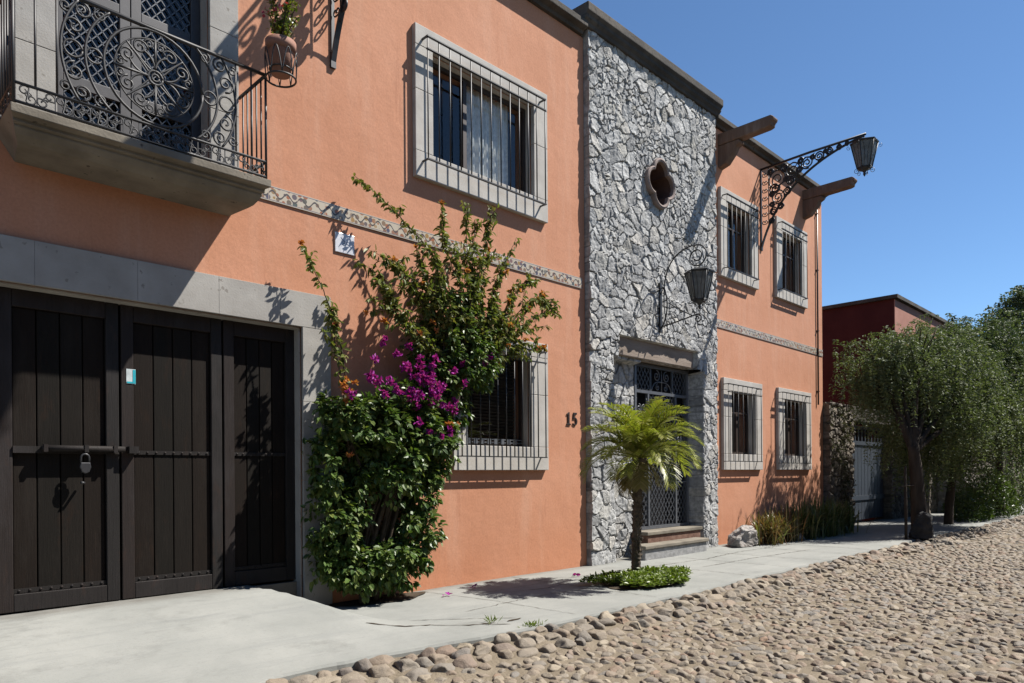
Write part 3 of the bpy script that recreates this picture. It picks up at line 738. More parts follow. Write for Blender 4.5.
# projecting floor beam end / cable anchor at the corner of the wing
# --- windows
def window(h, sur, cage, nbars, kind):
    """h opening, sur stone surround (x0,x1,z0,z1), cage (x0,x1,z0,z1,depth)"""
    a, b, c, d = h; sx0, sx1, sz0, sz1 = sur
    s = MB(); p = -.06; q = .02
    s.box(sx0, sx1, p, q, d, sz1); s.box(sx0, sx1, p, q, sz0, c)
    zm = (c+d)/2+.1
    for xa, xb in ((sx0, a), (b, sx1)):
        s.box(xa, xb, p+.002, q, c+.003, zm-.002); s.box(xa, xb, p+.002, q, zm+.002, d-.003)
    # reveal lining
    s.box(a-.02, a+.004, q+.001, .13, c, d); s.box(b-.004, b+.02, q+.001, .13, c, d); s.box(a, b, q+.001, .13, d-.004, d+.02); s.box(a, b, q+.001, .13, c-.02, c+.004)
    w = s.build('window', M['canteralight'], house, .006)
    gr = MB(); x0, x1, z0, z1, dp = cage; r = .0085 if kind != 'small' else .0075; Y = -dp
    for i in range(nbars):
        x = x0+(x1-x0)*i/(nbars-1); gr.tube([(x,Y,z0), (x,Y,z1)], r, 6)
    for z in (z0, z1, z1-.145):
        gr.box(x0-.012, x1+.012, Y-.016, Y+.016, z-.007, z+.007)
    for x in (x0, x1):
        for z, zz in ((z0, z0-.0), (z1, z1-.0)): gr.box(x-.013, x+.013, Y+.0165, -.055, z-.006, z+.006)
    gr.build('grille', M['iron'], w)
    f = MB(); yy = .10; t = .05
    f.box(a+.005, b-.005, yy, yy+.05, d-t, d-.005); f.box(a+.005, b-.005, yy, yy+.05, c+.005, c+t)
    f.box(a+.005, a+t, yy, yy+.05, c+t+.001, d-t-.001); f.box(b-t, b-.005, yy, yy+.05, c+t+.001, d-t-.001)
    if kind == 'big':
        xm = a+(b-a)*.36; f.box(xm-.03, xm+.03, yy-.01, yy+.04, c+t+.001, d-t-.001)
    if kind == 'small':
        xm = (a+b)/2; f.box(xm-.035, xm+.035, yy, yy+.04, c+t+.001, d-t-.001)
        for zz in (d-.40,): f.box(a+t+.001, xm-.036, yy+.002, yy+.036, zz, zz+.03); f.box(xm+.036, b-t-.001, yy+.002, yy+.036, zz, zz+.03)
    f.build('sash', M['sash'], w)
    g = MB(); g.add([(a+.02,yy+.026,c+.02),(b-.02,yy+.026,c+.02),(b-.02,yy+.026,d-.02),(a+.02,yy+.026,d-.02)], [(0,1,2,3)]); g.build('pane', M['glass'], w)
    if kind == 'big':
        def curt(x0, x1, ph):
            n = 90; pts = [(x0+(x1-x0)*i/n, .225+.022*math.sin(i*.75+ph)+.014*math.sin(i*.31+ph*2)) for i in range(n+1)]
            m = MB(); vs = [(x, y, c-.05) for x, y in pts]+[(x, y, d+.05) for x, y in pts]
            m.add(vs, [(i, i+1, n+2+i, n+1+i) for i in range(n)], 0, True); m.build('curtain', M['curtain'], w)
        curt(a+.68, b-.24, 0)
    if kind == 'blind':
        m = MB()
        for i in range(26):
            z = d-.06-(d-c-.1)*i/26; m.add([(a+.05,.215,z),(b-.05,.215,z),(b-.05,.245,z-.028),(a+.05,.245,z-.028)], [(0,1,2,3)])
        m.build('blind', M['blind'], w)
        m = MB()
        for i in range(8):
            x = a+.10+(b-a-.2)*i/8; m.box(x, x+.06, .075, .083, c+.03, c+.10); 
        m.box(a+.09, b-.04, .0832, .089, c+.045, c+.06); m.box(a+.09, b-.04, .0832, .089, c+.085, c+.098); m.build('sill_grid', M['ironlight'], w)
    if kind == 'small':
        m = MB(); n = 40
        pts = [(a+(b-a)*i/n, .40+.025*math.sin(i*.9)) for i in range(n+1)]
        m.add([(x, y, c) for x, y in pts]+[(x, y, d) for x, y in pts], [(i, i+1, n+2+i, n+1+i) for i in range(n)], 0, True)
        m.build('curtain', M['room'], w)
    return w
window(H_UL, (5.03, 7.30, 4.81, 6.58), (5.135, 7.145, 5.00, 6.42, .155), 13, 'big')
window(H_LL, (5.57, 7.28, 1.40, 3.13), (5.62, 7.12, 1.57, 2.99, .155), 11, 'blind')
window(H_UR1, (12.10, 13.62, 5.02, 6.68), (12.16, 13.40, 5.16, 6.52, .155), 8, 'small')
window(H_UR2, (14.44, 16.00, 5.02, 6.72), (14.50, 15.74, 5.18, 6.58, .155), 8, 'small')
window(H_LR1, (12.16, 13.74, 1.40, 3.13), (12.16, 13.48, 1.56, 3.0, .155), 8, 'small')
window(H_LR2, (14.48, 16.16, 1.40, 3.13), (14.46, 15.84, 1.54, 3.02, .155), 8, 'small')

# --- garage surround, threshold and leaves
gs = MB()
def blocks_h(mb, xs, z0, z1, y0=-.035, y1=.02):
    for a, b in zip(xs[:-1], xs[1:]): mb.box(a+.0006, b-.0006, y0, y1, z0, z1)
blocks_h(gs, [-.15, .55, 1.30, 2.05, 2.75, 3.36, 3.92], 2.86, 3.21)
for a, b in ((3.60, 3.92), (-.15, .20)):
    for z0, z1 in ((-.05, .55), (.553, 1.3), (1.303, 2.1), (2.103, 2.857)): gs.box(a, b, -.033, .02, z0, z1)
gs.box(3.585, 3.60, .021, .17, .0, 2.86); gs.box(.20, .215, .021, .17, 0, 2.86); gs.box(.2, 3.6, .021, .17, 2.845, 2.86)
garage = gs.build('garage_surround', M['cantera'], house, .0025)
th = MB(); th.box(.2, 3.6, .10, .6, -.05, .262); th.build('threshold', M['canteradark'], garage)
def garage_leaf(x0, x1, bolt=False):
    Y = .15; z0, z1 = .285, 2.845; t = .105
    f = MB(); f.box(x0+.004, x0+t, Y-.03, Y+.05, z0, z1); f.box(x1-t, x1-.004, Y-.03, Y+.05, z0, z1)
    for z, h in ((z0, .14), (z1-.14, .14)): f.box(x0+t+.001, x1-t-.001, Y-.028, Y+.048, z, z+h)
    leaf = f.build('garage_door', M['woodframe'], house, .006)
    p = MB(); n = 4; a, b = x0+t+.002, x1-t-.002; w = (b-a)/n
    for i in range(n): p.box(a+i*w+.004, a+(i+1)*w-.004, Y+.0, Y+.04, z0+.141, z1-.141)
    p.box(a, b, Y+.041, Y+.06, z0+.141, z1-.141)
    p.build('plank_panel', M['wood'], leaf, .006)
    for z in ([] if bolt else [1.545]) + [z0+.145]:
        r = MB(); r.box(a, b, Y-.012, Y-.001, z, z+.035)
        for i in range(9):
            x = a+(b-a)*(i+.5)/9
            o = len(r.v); r.lathe([(.012,0), (.009,.006), (.002,.009)], (0,0,0), 8)
            for j in range(o, len(r.v)):
                vx, vy, vz = r.v[j]; r.v[j] = (x+vx, Y-.0115-vz, z+.0175+vy)
        r.build('strap', M['woodframe'], leaf)
    return leaf
lf = [garage_leaf(.21, 1.06), garage_leaf(1.07, 1.945, True), garage_leaf(1.955, 2.84), garage_leaf(2.85, 3.595)]
bolt = MB()
bolt.box(1.175, 1.84, .105, .149, 1.545, 1.60)
bolt.tube([(1.36,.075,1.585), (1.97,.075,1.585)], .026, 12)
for x in (1.37, 1.66, 1.88): bolt.box(x, x+.03, .045, .12, 1.555, 1.615)
bolt.tube([(1.66,.075,1.56), (1.66,.06,1.535)], .010, 8)
bolt.build('sliding_bolt', M['woodframe'], lf[1])
bk = MB(); bk.box(2.0, 2.075, .045, .12, 1.552, 1.612); bk.build('bolt_socket', M['woodframe'], lf[2])
hk = MB(); hk.tube([(1.655,.12,1.30), (1.655,.06,1.30), (1.63,.055,1.305)], .011, 8); hk.build('pull_handle', M['steel'], lf[1])
# padlock hangs from the bolt: its own thing
pad = thing('padlock', 'grey steel padlock hanging from the sliding bolt of the dark garage door', 'padlock', (1.66, .04, 1.42))
m = MB(); m.prism([(1.625,1.47), (1.695,1.47), (1.702,1.43), (1.688,1.39), (1.66,1.378), (1.632,1.39), (1.618,1.43)], 'y', .025, .06); m.build('lock_body', M['steel'], pad, .006)
m = MB(); m.tube([(1.63,.042,1.468), (1.63,.042,1.51)]+[(1.66-.03*math.cos(a), .042, 1.51+.03*math.sin(a)) for a in np.linspace(.3, PI-.3, 8)]+[(1.69,.042,1.51), (1.69,.042,1.468)], .008, 8); m.build('shackle', M['steel'], pad)
stk = thing('sticker', 'small white and teal sticker on the upper frame of the garage door', 'sticker', (2.02, .118, 2.2))
m = MB(); m.box(2.0, 2.075, .1165, .1195, 2.16, 2.29); m.build('paper', M['sticker'], stk)
m = MB(); m.box(2.052, 2.074, .114, .1163, 2.165, 2.285); m.box(2.004, 2.05, .114, .1163, 2.165, 2.18); m.build('print', M['teal'], stk)

# --- balcony
bs = MB(); bx0, bx1 = 1.05, 2.99
prof = [(.0,3.80), (-.34,3.80), (-.40,3.81), (-.46,3.845), (-.50,3.88), (-.50,3.90), (-.535,3.90), (-.535,3.93), (-.605,3.935), (-.605,4.0), (0,4.0)]
# mitred ends: loft inwards as the moulding steps in
def slab(mb):
    n = len(prof); L = [(bx0+max(0,(.60+y))*.35*(1 if y < -.01 else .62), y, z) for y, z in prof]; Rr = [(bx1-max(0,(.60+y))*.35*(1 if y < -.01 else .62), y, z) for y, z in prof]
    L[-1] = (bx0, 0, 4.0); Rr[-1] = (bx1, 0, 4.0)
    mb.add(L+Rr, [tuple(range(n-1, -1, -1)), tuple(range(n, 2*n))]+[(i, (i+1) % n, n+(i+1) % n, n+i) for i in range(n)])
slab(bs)
balcony = bs.build('balcony', M['canteradark'], house, .006)
rl = MB(); FY = -.555; f = XZ(FY); zt, zb, zc = 4.95, 4.17, 4.035
px0, px1 = 1.075, 2.965; m0, m1 = 1.345, 2.69
iron(rl, f, [(px0,zt), (px1,zt)], .016, 6); 
for z in (zb, zc): iron(rl, f, [(px0,z), (px1,z)], .011, 6)
for x in (px0, px1): iron(rl, f, [(x,4.0), (x,zt)], .012, 6)
for x in (px0+.135, m0, m1, px1-.135): iron(rl, f, [(x,zb), (x,zt)], .0085, 6)
mx, mz = 2.03, 4.56
iron(rl, f, circ(mx, mz, .375), .012); iron(rl, f, circ(mx, mz, .30), .007)
iron(rl, f, circ(mx, mz, .055, 20), .012); iron(rl, f, circ(mx, mz, .028, 14), .010)
for k in range(4):
    a = k*PI/2; ca, sa = math.cos(a), math.sin(a)
    P = lambda u, v: (mx+u*ca-v*sa, mz+u*sa+v*ca)
    iron(rl, f, [P(.05,0), P(.20,0), P(.30,0)], .011)
    for s in (-1, 1):
        iron(rl, f, [P(u, v) for u, v in bez((.06,.0), (.16,s*.01), (.19,s*.09))], .009)
        iron(rl, f, [P(u, v) for u, v in spiral(.205, s*.115, .062, .012, -s*PI/2, s*1.5)], .009)
        iron(rl, f, [P(u, v) for u, v in spiral(.255, s*.045, .038, .009, s*PI/2, -s*1.3)], .007)
        iron(rl, f, [P(u, v) for u, v in bez((.05,s*.03), (.12,s*.12), (.215,s*.215))], .008)
# outer arcs left and right of the medallion, clipped by the rails
for s in (-1, 1):
    for rr, cx in ((.50, mx), (.66, mx)):
        am = math.asin(min(1, .385/rr)); iron(rl, f, [(cx+s*rr*math.cos(a), mz+rr*math.sin(a)) for a in np.linspace(-am, am, 24)], .011)
    # loops in the crescents and corner scrolls
    iron(rl, f, [(mx+s*.437, mz+.0)] + [(mx+s*(.437+.055*math.sin(t)), mz+.055*(1-math.cos(t))-.055) for t in np.linspace(-PI/2, 1.5*PI, 18)], .008)
    iron(rl, f, circ(mx+s*.58, mz, .062, 18), .009)
    for q in (-1, 1):
        iron(rl, f, spiral(mx+s*.57, mz+q*.17, .075, .012, -q*PI/2, s*q*1.5), .009)
        iron(rl, f, spiral(mx+s*.52, mz+q*.31, .062, .012, q*PI/2, s*q*1.5), .009)
        iron(rl, f, spiral(mx+s*.395, mz+q*.325, .05, .010, q*PI/2, -s*q*1.4), .008)
        iron(rl, f, spiral(mx+s*.63, mz+q*.30, .045, .010, 0, s*q*1.4), .008)
nb = 16
for i in range(nb):
    x = px0+.03+(px1-px0-.06)*(i+.5)/nb; s = 1 if i % 2 else -1; zm = (zb+zc)/2
    iron(rl, f, sscroll((x-s*.045, zc+.012), (x+s*.045, zb-.012), .27), .006)
    iron(rl, f, spiral(x+.0, zm, .022, .006, 0, 1.2), .005)
    if i: iron(rl, f, [(px0+.03+(px1-px0-.06)*i/nb, zc), (px0+.03+(px1-px0-.06)*i/nb, zb)], .005, 4)
railing = rl.build('railing', M['ironrail'], balcony)
for x in (px0, px1):
    r2 = MB(); f = YZ(x)
    iron(r2, f, [(FY,zt), (-.01,zt)], .016, 6)
    for z in (zb, zc): iron(r2, f, [(FY,z), (-.01,z)], .011, 6)
    for k in range(1, 6): iron(r2, f, [(FY*k/6,zc), (FY*k/6,zt)], .0085, 6)
    for k in range(5):
        y = FY*(k+.5)/5; iron(r2, f, sscroll((y-.03, zc+.012), (y+.03, zb-.012), .27), .006)
    r2.build('railing', M['iron'], balcony)
bd = MB(); Yd = .20; a, b, c, d = H_BAL
bj = MB()
for xa, xb in ((1.18, 1.46), (2.68, 2.95)):
    for z0, z1 in ((4.002, 4.75), (4.753, 5.5), (5.503, 6.2), (6.203, 6.75)): bj.box(xa, xb, -.04, .02, z0, z1)
bj.box(1.18, 2.95, -.04, .02, 6.753, 7.05); bj.box(1.44, 1.462, .021, .2, 4, 6.75); bj.box(2.678, 2.70, .021, .2, 4, 6.75)
bj.build('door_surround', M['cantera'], house, .005)
xm = (a+b)/2
for x0, x1 in ((a+.005, xm-.003), (xm+.003, b-.005)):
    m = MB(); t = .085
    m.box(x0, x0+t, Yd-.03, Yd+.03, 4.0, 6.74); m.box(x1-t, x1, Yd-.03, Yd+.03, 4.0, 6.74)
    for z0, z1 in ((4.0, 4.14), (4.62, 4.72), (5.40, 5.48), (6.62, 6.74)): m.box(x0+t+.001, x1-t-.001, Yd-.028, Yd+.028, z0, z1)
    dl = m.build('balcony_door', M['ironlight'] if False else flat('grey_brown_door_paint', (.040,.037,.038), .5), house, .005)
    g = MB()
    for z0, z1 in ((4.72, 5.40), (5.48, 6.62)): lattice(g, x0+t, x1-t, z0, z1, Yd-.012, .085, .105, .006)
    lattice(g, x0+t, x1-t, 4.14, 4.62, Yd-.012, .085, .105, .006)
    g.build('lattice', M['ironlight'], dl)
    g = MB(); g.add([(x0+t,Yd+.01,4.14), (x1-t,Yd+.01,4.14), (x1-t,Yd+.01,6.62), (x0+t,Yd+.01,6.62)], [(0,1,2,3)]); g.build('pane', M['glass'], dl)
# flower pot on the rail corner
pr = MB(); cx, cy, cz = 3.06, -.66, 4.93
pr.tube([(cx+.13*math.cos(t), cy+.13*math.sin(t), cz-.02) for t in np.linspace(0, 2*PI, 28)[:-1]], .009, 6, closed=True)
pr.tube([(cx+.10*math.cos(t), cy+.10*math.sin(t), cz+.06) for t in np.linspace(0, 2*PI, 28)[:-1]], .006, 6, closed=True)
for k in range(8):
    t0 = 2*PI*k/8; pts = []
    for i in range(13):
        u = i/12; t = t0+(u-.5)*2*PI/8*1.0; h = cz-.02+.235*math.sin(PI*u); r_ = .13+.012*math.sin(PI*u)
        pts.append((cx+r_*math.cos(t), cy+r_*math.sin(t), h))
    pr.tube(pts, .005, 5)
pr.tube([(px1,FY,4.93), (cx-.1,cy+.07,cz-.02)], .008, 6)
pr.build('pot_basket', M['iron'], balcony)
pot = thing('potted_plant', 'terracotta flower pot with a small leafy shrub, in wire basket on balcony corner', 'potted plant', (cx, cy, cz))
m = MB(); m.lathe([(.075,-.0), (.082,.0), (.112,.20), (.112,.205), (.130,.205), (.135,.285), (.122,.285), (.118,.25), (.02,.245)], (cx, cy, cz+.02), 28); m.build('pot', M['terracotta'], pot)
m = MB(); tips = []
for k in range(16):
    t = RNG.random()*2*PI; rr = .05+.20*RNG.random(); hh = .18+.34*RNG.random()
    p0 = (cx, cy, cz+.25); p1 = (cx+rr*.4*math.cos(t), cy+rr*.4*math.sin(t), cz+.25+hh*.7); p2 = (cx+rr*math.cos(t), cy+rr*math.sin(t), cz+.25+hh)
    q = bez(p0, p1, p2, 8); m.tube(q, .0035, 5); tips += q[2:]
m.build('stem', M['stem'], pot)
B = np.repeat(np.array(tips), 5, 0); n = len(B)
V, F = leaf_arrays(B+RNG.normal(size=(n, 3))*.012, rand_unit(n)+[0,0,.3], rand_unit(n)+[0,0,1.], .03+.025*RNG.random(n), .017+.01*RNG.random(n))
np_mesh('foliage', V, F, leafmat('pot_leaf', [(.07,.11,.015), (.14,.16,.02), (.04,.065,.014), (.20,.18,.035)], .4, .35), pot)
B = np.array(tips)[RNG.integers(len(tips), size=34)]+RNG.normal(size=(34, 3))*.04; B[:, 2] += .12; B[:, 0] -= .08
V, F = leaf_arrays(B, rand_unit(34), rand_unit(34), .035, .03); np_mesh('blossoms', V, F, leafmat('red_petal', [(.25,.015,.03), (.32,.03,.04)], .5, .3), pot)

# ------------------------------------------------------------------ small things on the wall
num = thing('house_number', 'dark bronze numerals 15 beside the stone tower on the orange wall', 'house number', (7.83, -.02, 2.1))
m = MB(); y0, y1 = -.016, -.001
nz = 2.045; nh = .185; x = 7.715
m.prism([(x+.005,nz), (x+.095,nz), (x+.095,nz+.018), (x+.068,nz+.024), (x+.068,nz+nh), (x+.052,nz+nh), (x+.008,nz+nh-.028), (x+.008,nz+nh-.042), (x+.034,nz+nh-.034), (x+.034,nz+.024), (x+.005,nz+.018)], 'y', y0, y1)
m.build('digit', M['bronze'], num, .003)
m = MB(); x = 7.85
outer = [(x+.098,nz+nh), (x+.025,nz+nh), (x+.012,nz+nh*.48), (x+.028,nz+nh*.46)]
arc_o = [(x+.05+.056*math.cos(t), nz+.058+.060*math.sin(t)) for t in np.linspace(R(115), R(-150), 18)]
arc_i = [(x+.046+.030*math.cos(t), nz+.058+.041*math.sin(t)) for t in np.linspace(R(-140), R(125), 18)]
strip = [(x+.098,nz+nh), (x+.094,nz+nh-.028), (x+.042,nz+nh-.028), (x+.036,nz+nh*.60)]
m.prism([(x+.024,nz+nh), (x+.1,nz+nh), (x+.092,nz+nh-.03), (x+.042,nz+nh-.03), (x+.036,nz+nh*.60)] + [(px_, pz_) for px_, pz_ in arc_o] + arc_i + [(x+.022,nz+nh*.50), (x+.012,nz+nh*.50)], 'y', y0, y1)
m.build('digit', M['bronze'], num, .002)
tl = thing('ceramic_plaque', 'small square white ceramic plaque on the orange wall beneath the tile band', 'wall plaque', (4.11, -.012, 3.82))
m = MB(); m.box(3.99, 4.225, -.016, -.002, 3.715, 3.925); m.build('plaque_tile', M['white'], tl, .004)
m = MB()
for q in (bez((4.03,3.77), (4.10,3.86), (4.19,3.79)), bez((4.06,3.88), (4.12,3.80), (4.18,3.87)), spiral(4.10, 3.82, .035, .008, 0, 1.3)): m.tube([(a, -.0168, b) for a, b in q], .0025, 4)
m.build('shadow_strokes', M['shadowblue'], tl)  # blue-grey strokes painted in place of twig shadows on the tile

# ------------------------------------------------------------------ lanterns
def lantern(parent, cx, cy, ztop, sc=1.0, name='lantern'):
    """hexagonal tapered lantern hanging below (cx, cy, ztop)"""
    m = MB(); n = 6; rt, rb, h = .245*sc, .135*sc, .47*sc
    def ring(r, z, ph=0): return [(cx+r*math.cos(2*PI*k/n+ph), cy+r*math.sin(2*PI*k/n+ph), z) for k in range(n)]
    zt = ztop-.13*sc; zb_ = zt-h
    T_, B_ = ring(rt, zt), ring(rb, zb_)
    for k in range(n):
        m.tube([T_[k], B_[k]], .009*sc, 5); m.tube([T_[k], T_[(k+1) % n]], .012*sc, 5); m.tube([B_[k], B_[(k+1) % n]], .011*sc, 5)
        # curved crossing straps on every pane
        t0, t1, b0, b1 = [np.array(q) for q in (T_[k], T_[(k+1) % n], B_[k], B_[(k+1) % n])]
        ce = (t0+t1+b0+b1)/4
        for p, q in ((t0*.8+t1*.2, b0*.8+b1*.2), (t1*.8+t0*.2, b1*.8+b0*.2)):
            m.tube([tuple(v) for v in bez(tuple(p), tuple(ce*1.0), tuple(q), 10)], .0036*sc, 4)
    # roof
    prof = [(rt*1.06, zt+.0), (rt*1.08, zt+.02*sc), (rt*.55, zt+.07*sc), (.03*sc, zt+.10*sc)]
    vs = [];
    for r_, z in prof: vs += ring(r_, z)
    m.add(vs, [tuple(range(n-1, -1, -1))]+[(i*n+k, i*n+(k+1) % n, (i+1)*n+(k+1) % n, (i+1)*n+k) for i in range(3) for k in range(n)]+[tuple(3*n+k for k in range(n))])
    m.tube([(cx,cy,zt+.09*sc), (cx,cy,ztop)], .010*sc, 6); m.tube([(cx+.02*sc*math.cos(t), cy, ztop+.02*sc*math.sin(t)) for t in np.linspace(0, 2*PI, 14)[:-1]], .006*sc, 5, closed=True)
    # bottom cup, finial and curls
    m.lathe([(rb*.95,0), (rb*.8,-.03*sc), (rb*.35,-.05*sc), (.02*sc,-.09*sc), (.03*sc,-.11*sc), (.018*sc,-.14*sc), (.003,-.165*sc)], (cx, cy, zb_), 12)
    for k in range(n):
        a = 2*PI*k/n; ca, sa = math.cos(a), math.sin(a)
        m.tube([(cx+u*ca, cy+u*sa, zb_+v) for u, v in spiral(rb*1.02, -.055*sc, .05*sc, .01*sc, PI/2, -1.3)], .005*sc, 5)
        m.tube([(cx+u*ca, cy+u*sa, zt+v) for u, v in spiral(rt+.035*sc, -.06*sc, .04*sc, .01*sc, PI/2, -1.2)], .004*sc, 5)
    lo = m.build(name, M['iron'], parent)
    g = MB(); T2, B2 = ring(rt*.97, zt-.004), ring(rb*.97, zb_+.004)
    g.add(T2+B2, [(k, (k+1) % n, n+(k+1) % n, n+k) for k in range(n)]); g.build('glass', M['smoke'], lo)
    c = MB(); c.tube([(cx,cy,zb_), (cx,cy,zb_+.16*sc)], .016*sc, 8); c.tube([(cx,cy,zb_+.16*sc), (cx,cy,zb_+.26*sc)], [.03*sc, .022*sc], 10); c.build('bulb', M['white'], lo)
    return lo
def bracket_lamp(x, dz, label):
    t = thing('wall_lantern', label, 'wall lamp', (x, 0, 6.6+dz), 'large lanterns on scrolled wall brackets')
    m = MB(); f = lambda u, v: (x, u, v+dz)
    zt = 7.50
    iron(m, f, [(-.012,5.92), (-.012,zt+.02)], .026, 4, .5); iron(m, f, [(-.17,6.28), (-.17,zt)], .010, 6)
    iron(m, f, [(-.0,zt+.01), (-1.0,zt+.045), (-2.03,zt+.05)], .023, 6)
    br = bez((-.02,5.93), (-.42,7.30), (-2.0,zt+.03), 26); iron(m, f, br, .040, 4, .36)
    m.box(x-.03, x+.03, -.03, -.002, 5.86+dz, 6.02+dz)
    def inside_z(y):  # brace height at y
        return np.interp(-y, [-p[0] for p in br], [p[1] for p in br])
    for k in range(7):   # little C scrolls between the uprights
        z = 6.42+k*.16
        iron(m, f, cscroll((-.03,z), (-.155,z), 1, .34, .9), .009)
    for (cy_, cz_, r_, s, a0) in ((-.36, 7.22, .175, 1, PI/2), (-.36, 6.86, .13, -1, PI/2), (-.30, 7.05, .10, 1, 0), (-.28, 6.60, .075, 1, PI/2), (-.66, 7.30, .145, -1, PI/2), (-.62, 7.11, .07, 1, 0),
                                (-.95, 7.36, .11, 1, PI/2), (-1.18, 7.41, .085, -1, PI/2), (-1.38, 7.445, .065, 1, PI/2), (-1.55, 7.465, .045, -1, PI/2), (-.50, 7.40, .075, -1, -PI/2), (-.82, 7.44, .055, 1, -PI/2), (-.235, 6.42, .05, -1, PI/2), (-.22, 7.40, .06, 1, PI/2), (-.55, 6.93, .075, 1, -PI/2), (-.42, 6.66, .06, -1, 0), (-.80, 7.27, .06, -1, 0), (-1.06, 7.44, .045, 1, 0), (-1.3, 7.47, .035, -1, 0), (-.25, 6.95, .055, 1, PI/2), (-.24, 6.74, .045, -1, 0), (-.53, 7.17, .05, 1, 0), (-1.70, 7.485, .035, 1, PI/2)):
        iron(m, f, spiral(cy_, cz_, r_, r_*.14, a0, s*1.75), .015)
        iron(m, f, circ(cy_, cz_, r_*1.02, 20, a0, a0+PI*1.1*(-s)), .015)
    iron(m, f, bez((-.17,6.55), (-.3,6.72), (-.50,6.98)), .008); iron(m, f, bez((-.17,7.1), (-.5,7.0), (-.78,7.45)), .009); iron(m, f, bez((-.75,7.2), (-.9,7.46), (-1.1,7.50)), .008)
    m.build('bracket', M['iron'], t)
    lantern(t, x, -2.0, 7.50+dz, .95)
    return t
bracket_lamp(13.84, 0, 'large black hexagonal lantern on scrolled iron bracket between the two right-hand upper windows')
bracket_lamp(3.98, -.22, 'scrolled iron lantern bracket on orange wall beside the potted plant, its top out of frame')
t = thing('wall_lantern', 'black hexagonal lantern on a curled crook bracket above the front door of the stone tower', 'wall lamp', (9.98, -.1, 3.8))
m = MB(); x = 9.98; f = YZ(x)
crook = bez((-.11,3.62), (-.18,4.0), (-.16,4.35), 10)+bez((-.16,4.35), (-.16,5.0), (-.80,4.93), 16, (-.30,5.02) if False else None)[1:]
crook = bez((-.13,3.70), (-.30,4.05), (-.21,4.30), 10) + bez((-.21,4.30), (-.22,4.86), (-.78,4.95), 14, (-.97,4.86))[1:]
sp_ = spiral(-.80, 4.76, .195, .03, R(150), -1.75, 34)
crook = bez((-.13,3.72), (-.32,4.0), (-.19,4.38), 10) + bez((-.19,4.38), (-.24,4.92), (-.72,4.945), 16)[1:] + [(-.79+.19*math.cos(a)*(1-.72*k/30), 4.755+.19*math.sin(a)*(1-.72*k/30)) for k, a in enumerate(np.linspace(R(70), R(70)+3.4*PI, 31))]
iron(m, f, crook, .011, 6)
iron(m, f, [(-.10,4.38), (-.19,4.38)], .011, 6); iron(m, f, bez((-.10,4.2), (-.14,4.34), (-.19,4.38)), .008); 
iron(m, f, [(-.10,3.74), (-.45,3.79), (-.80,3.85)]+spiral(-.80, 3.78, .07, .012, PI/2, 1.4), .011, 6)
iron(m, f, bez((-.26,4.12), (-.5,3.95), (-.72,3.83)), .009); iron(m, f, bez((-.19,4.35), (-.16,4.05), (-.24,3.77)), .009)
m.box(x-.025, x+.025, -.13, -.05, 3.66, 4.46)
m.build('bracket', M['iron'], t)
lantern(t, x, -.83, 4.60, .90)

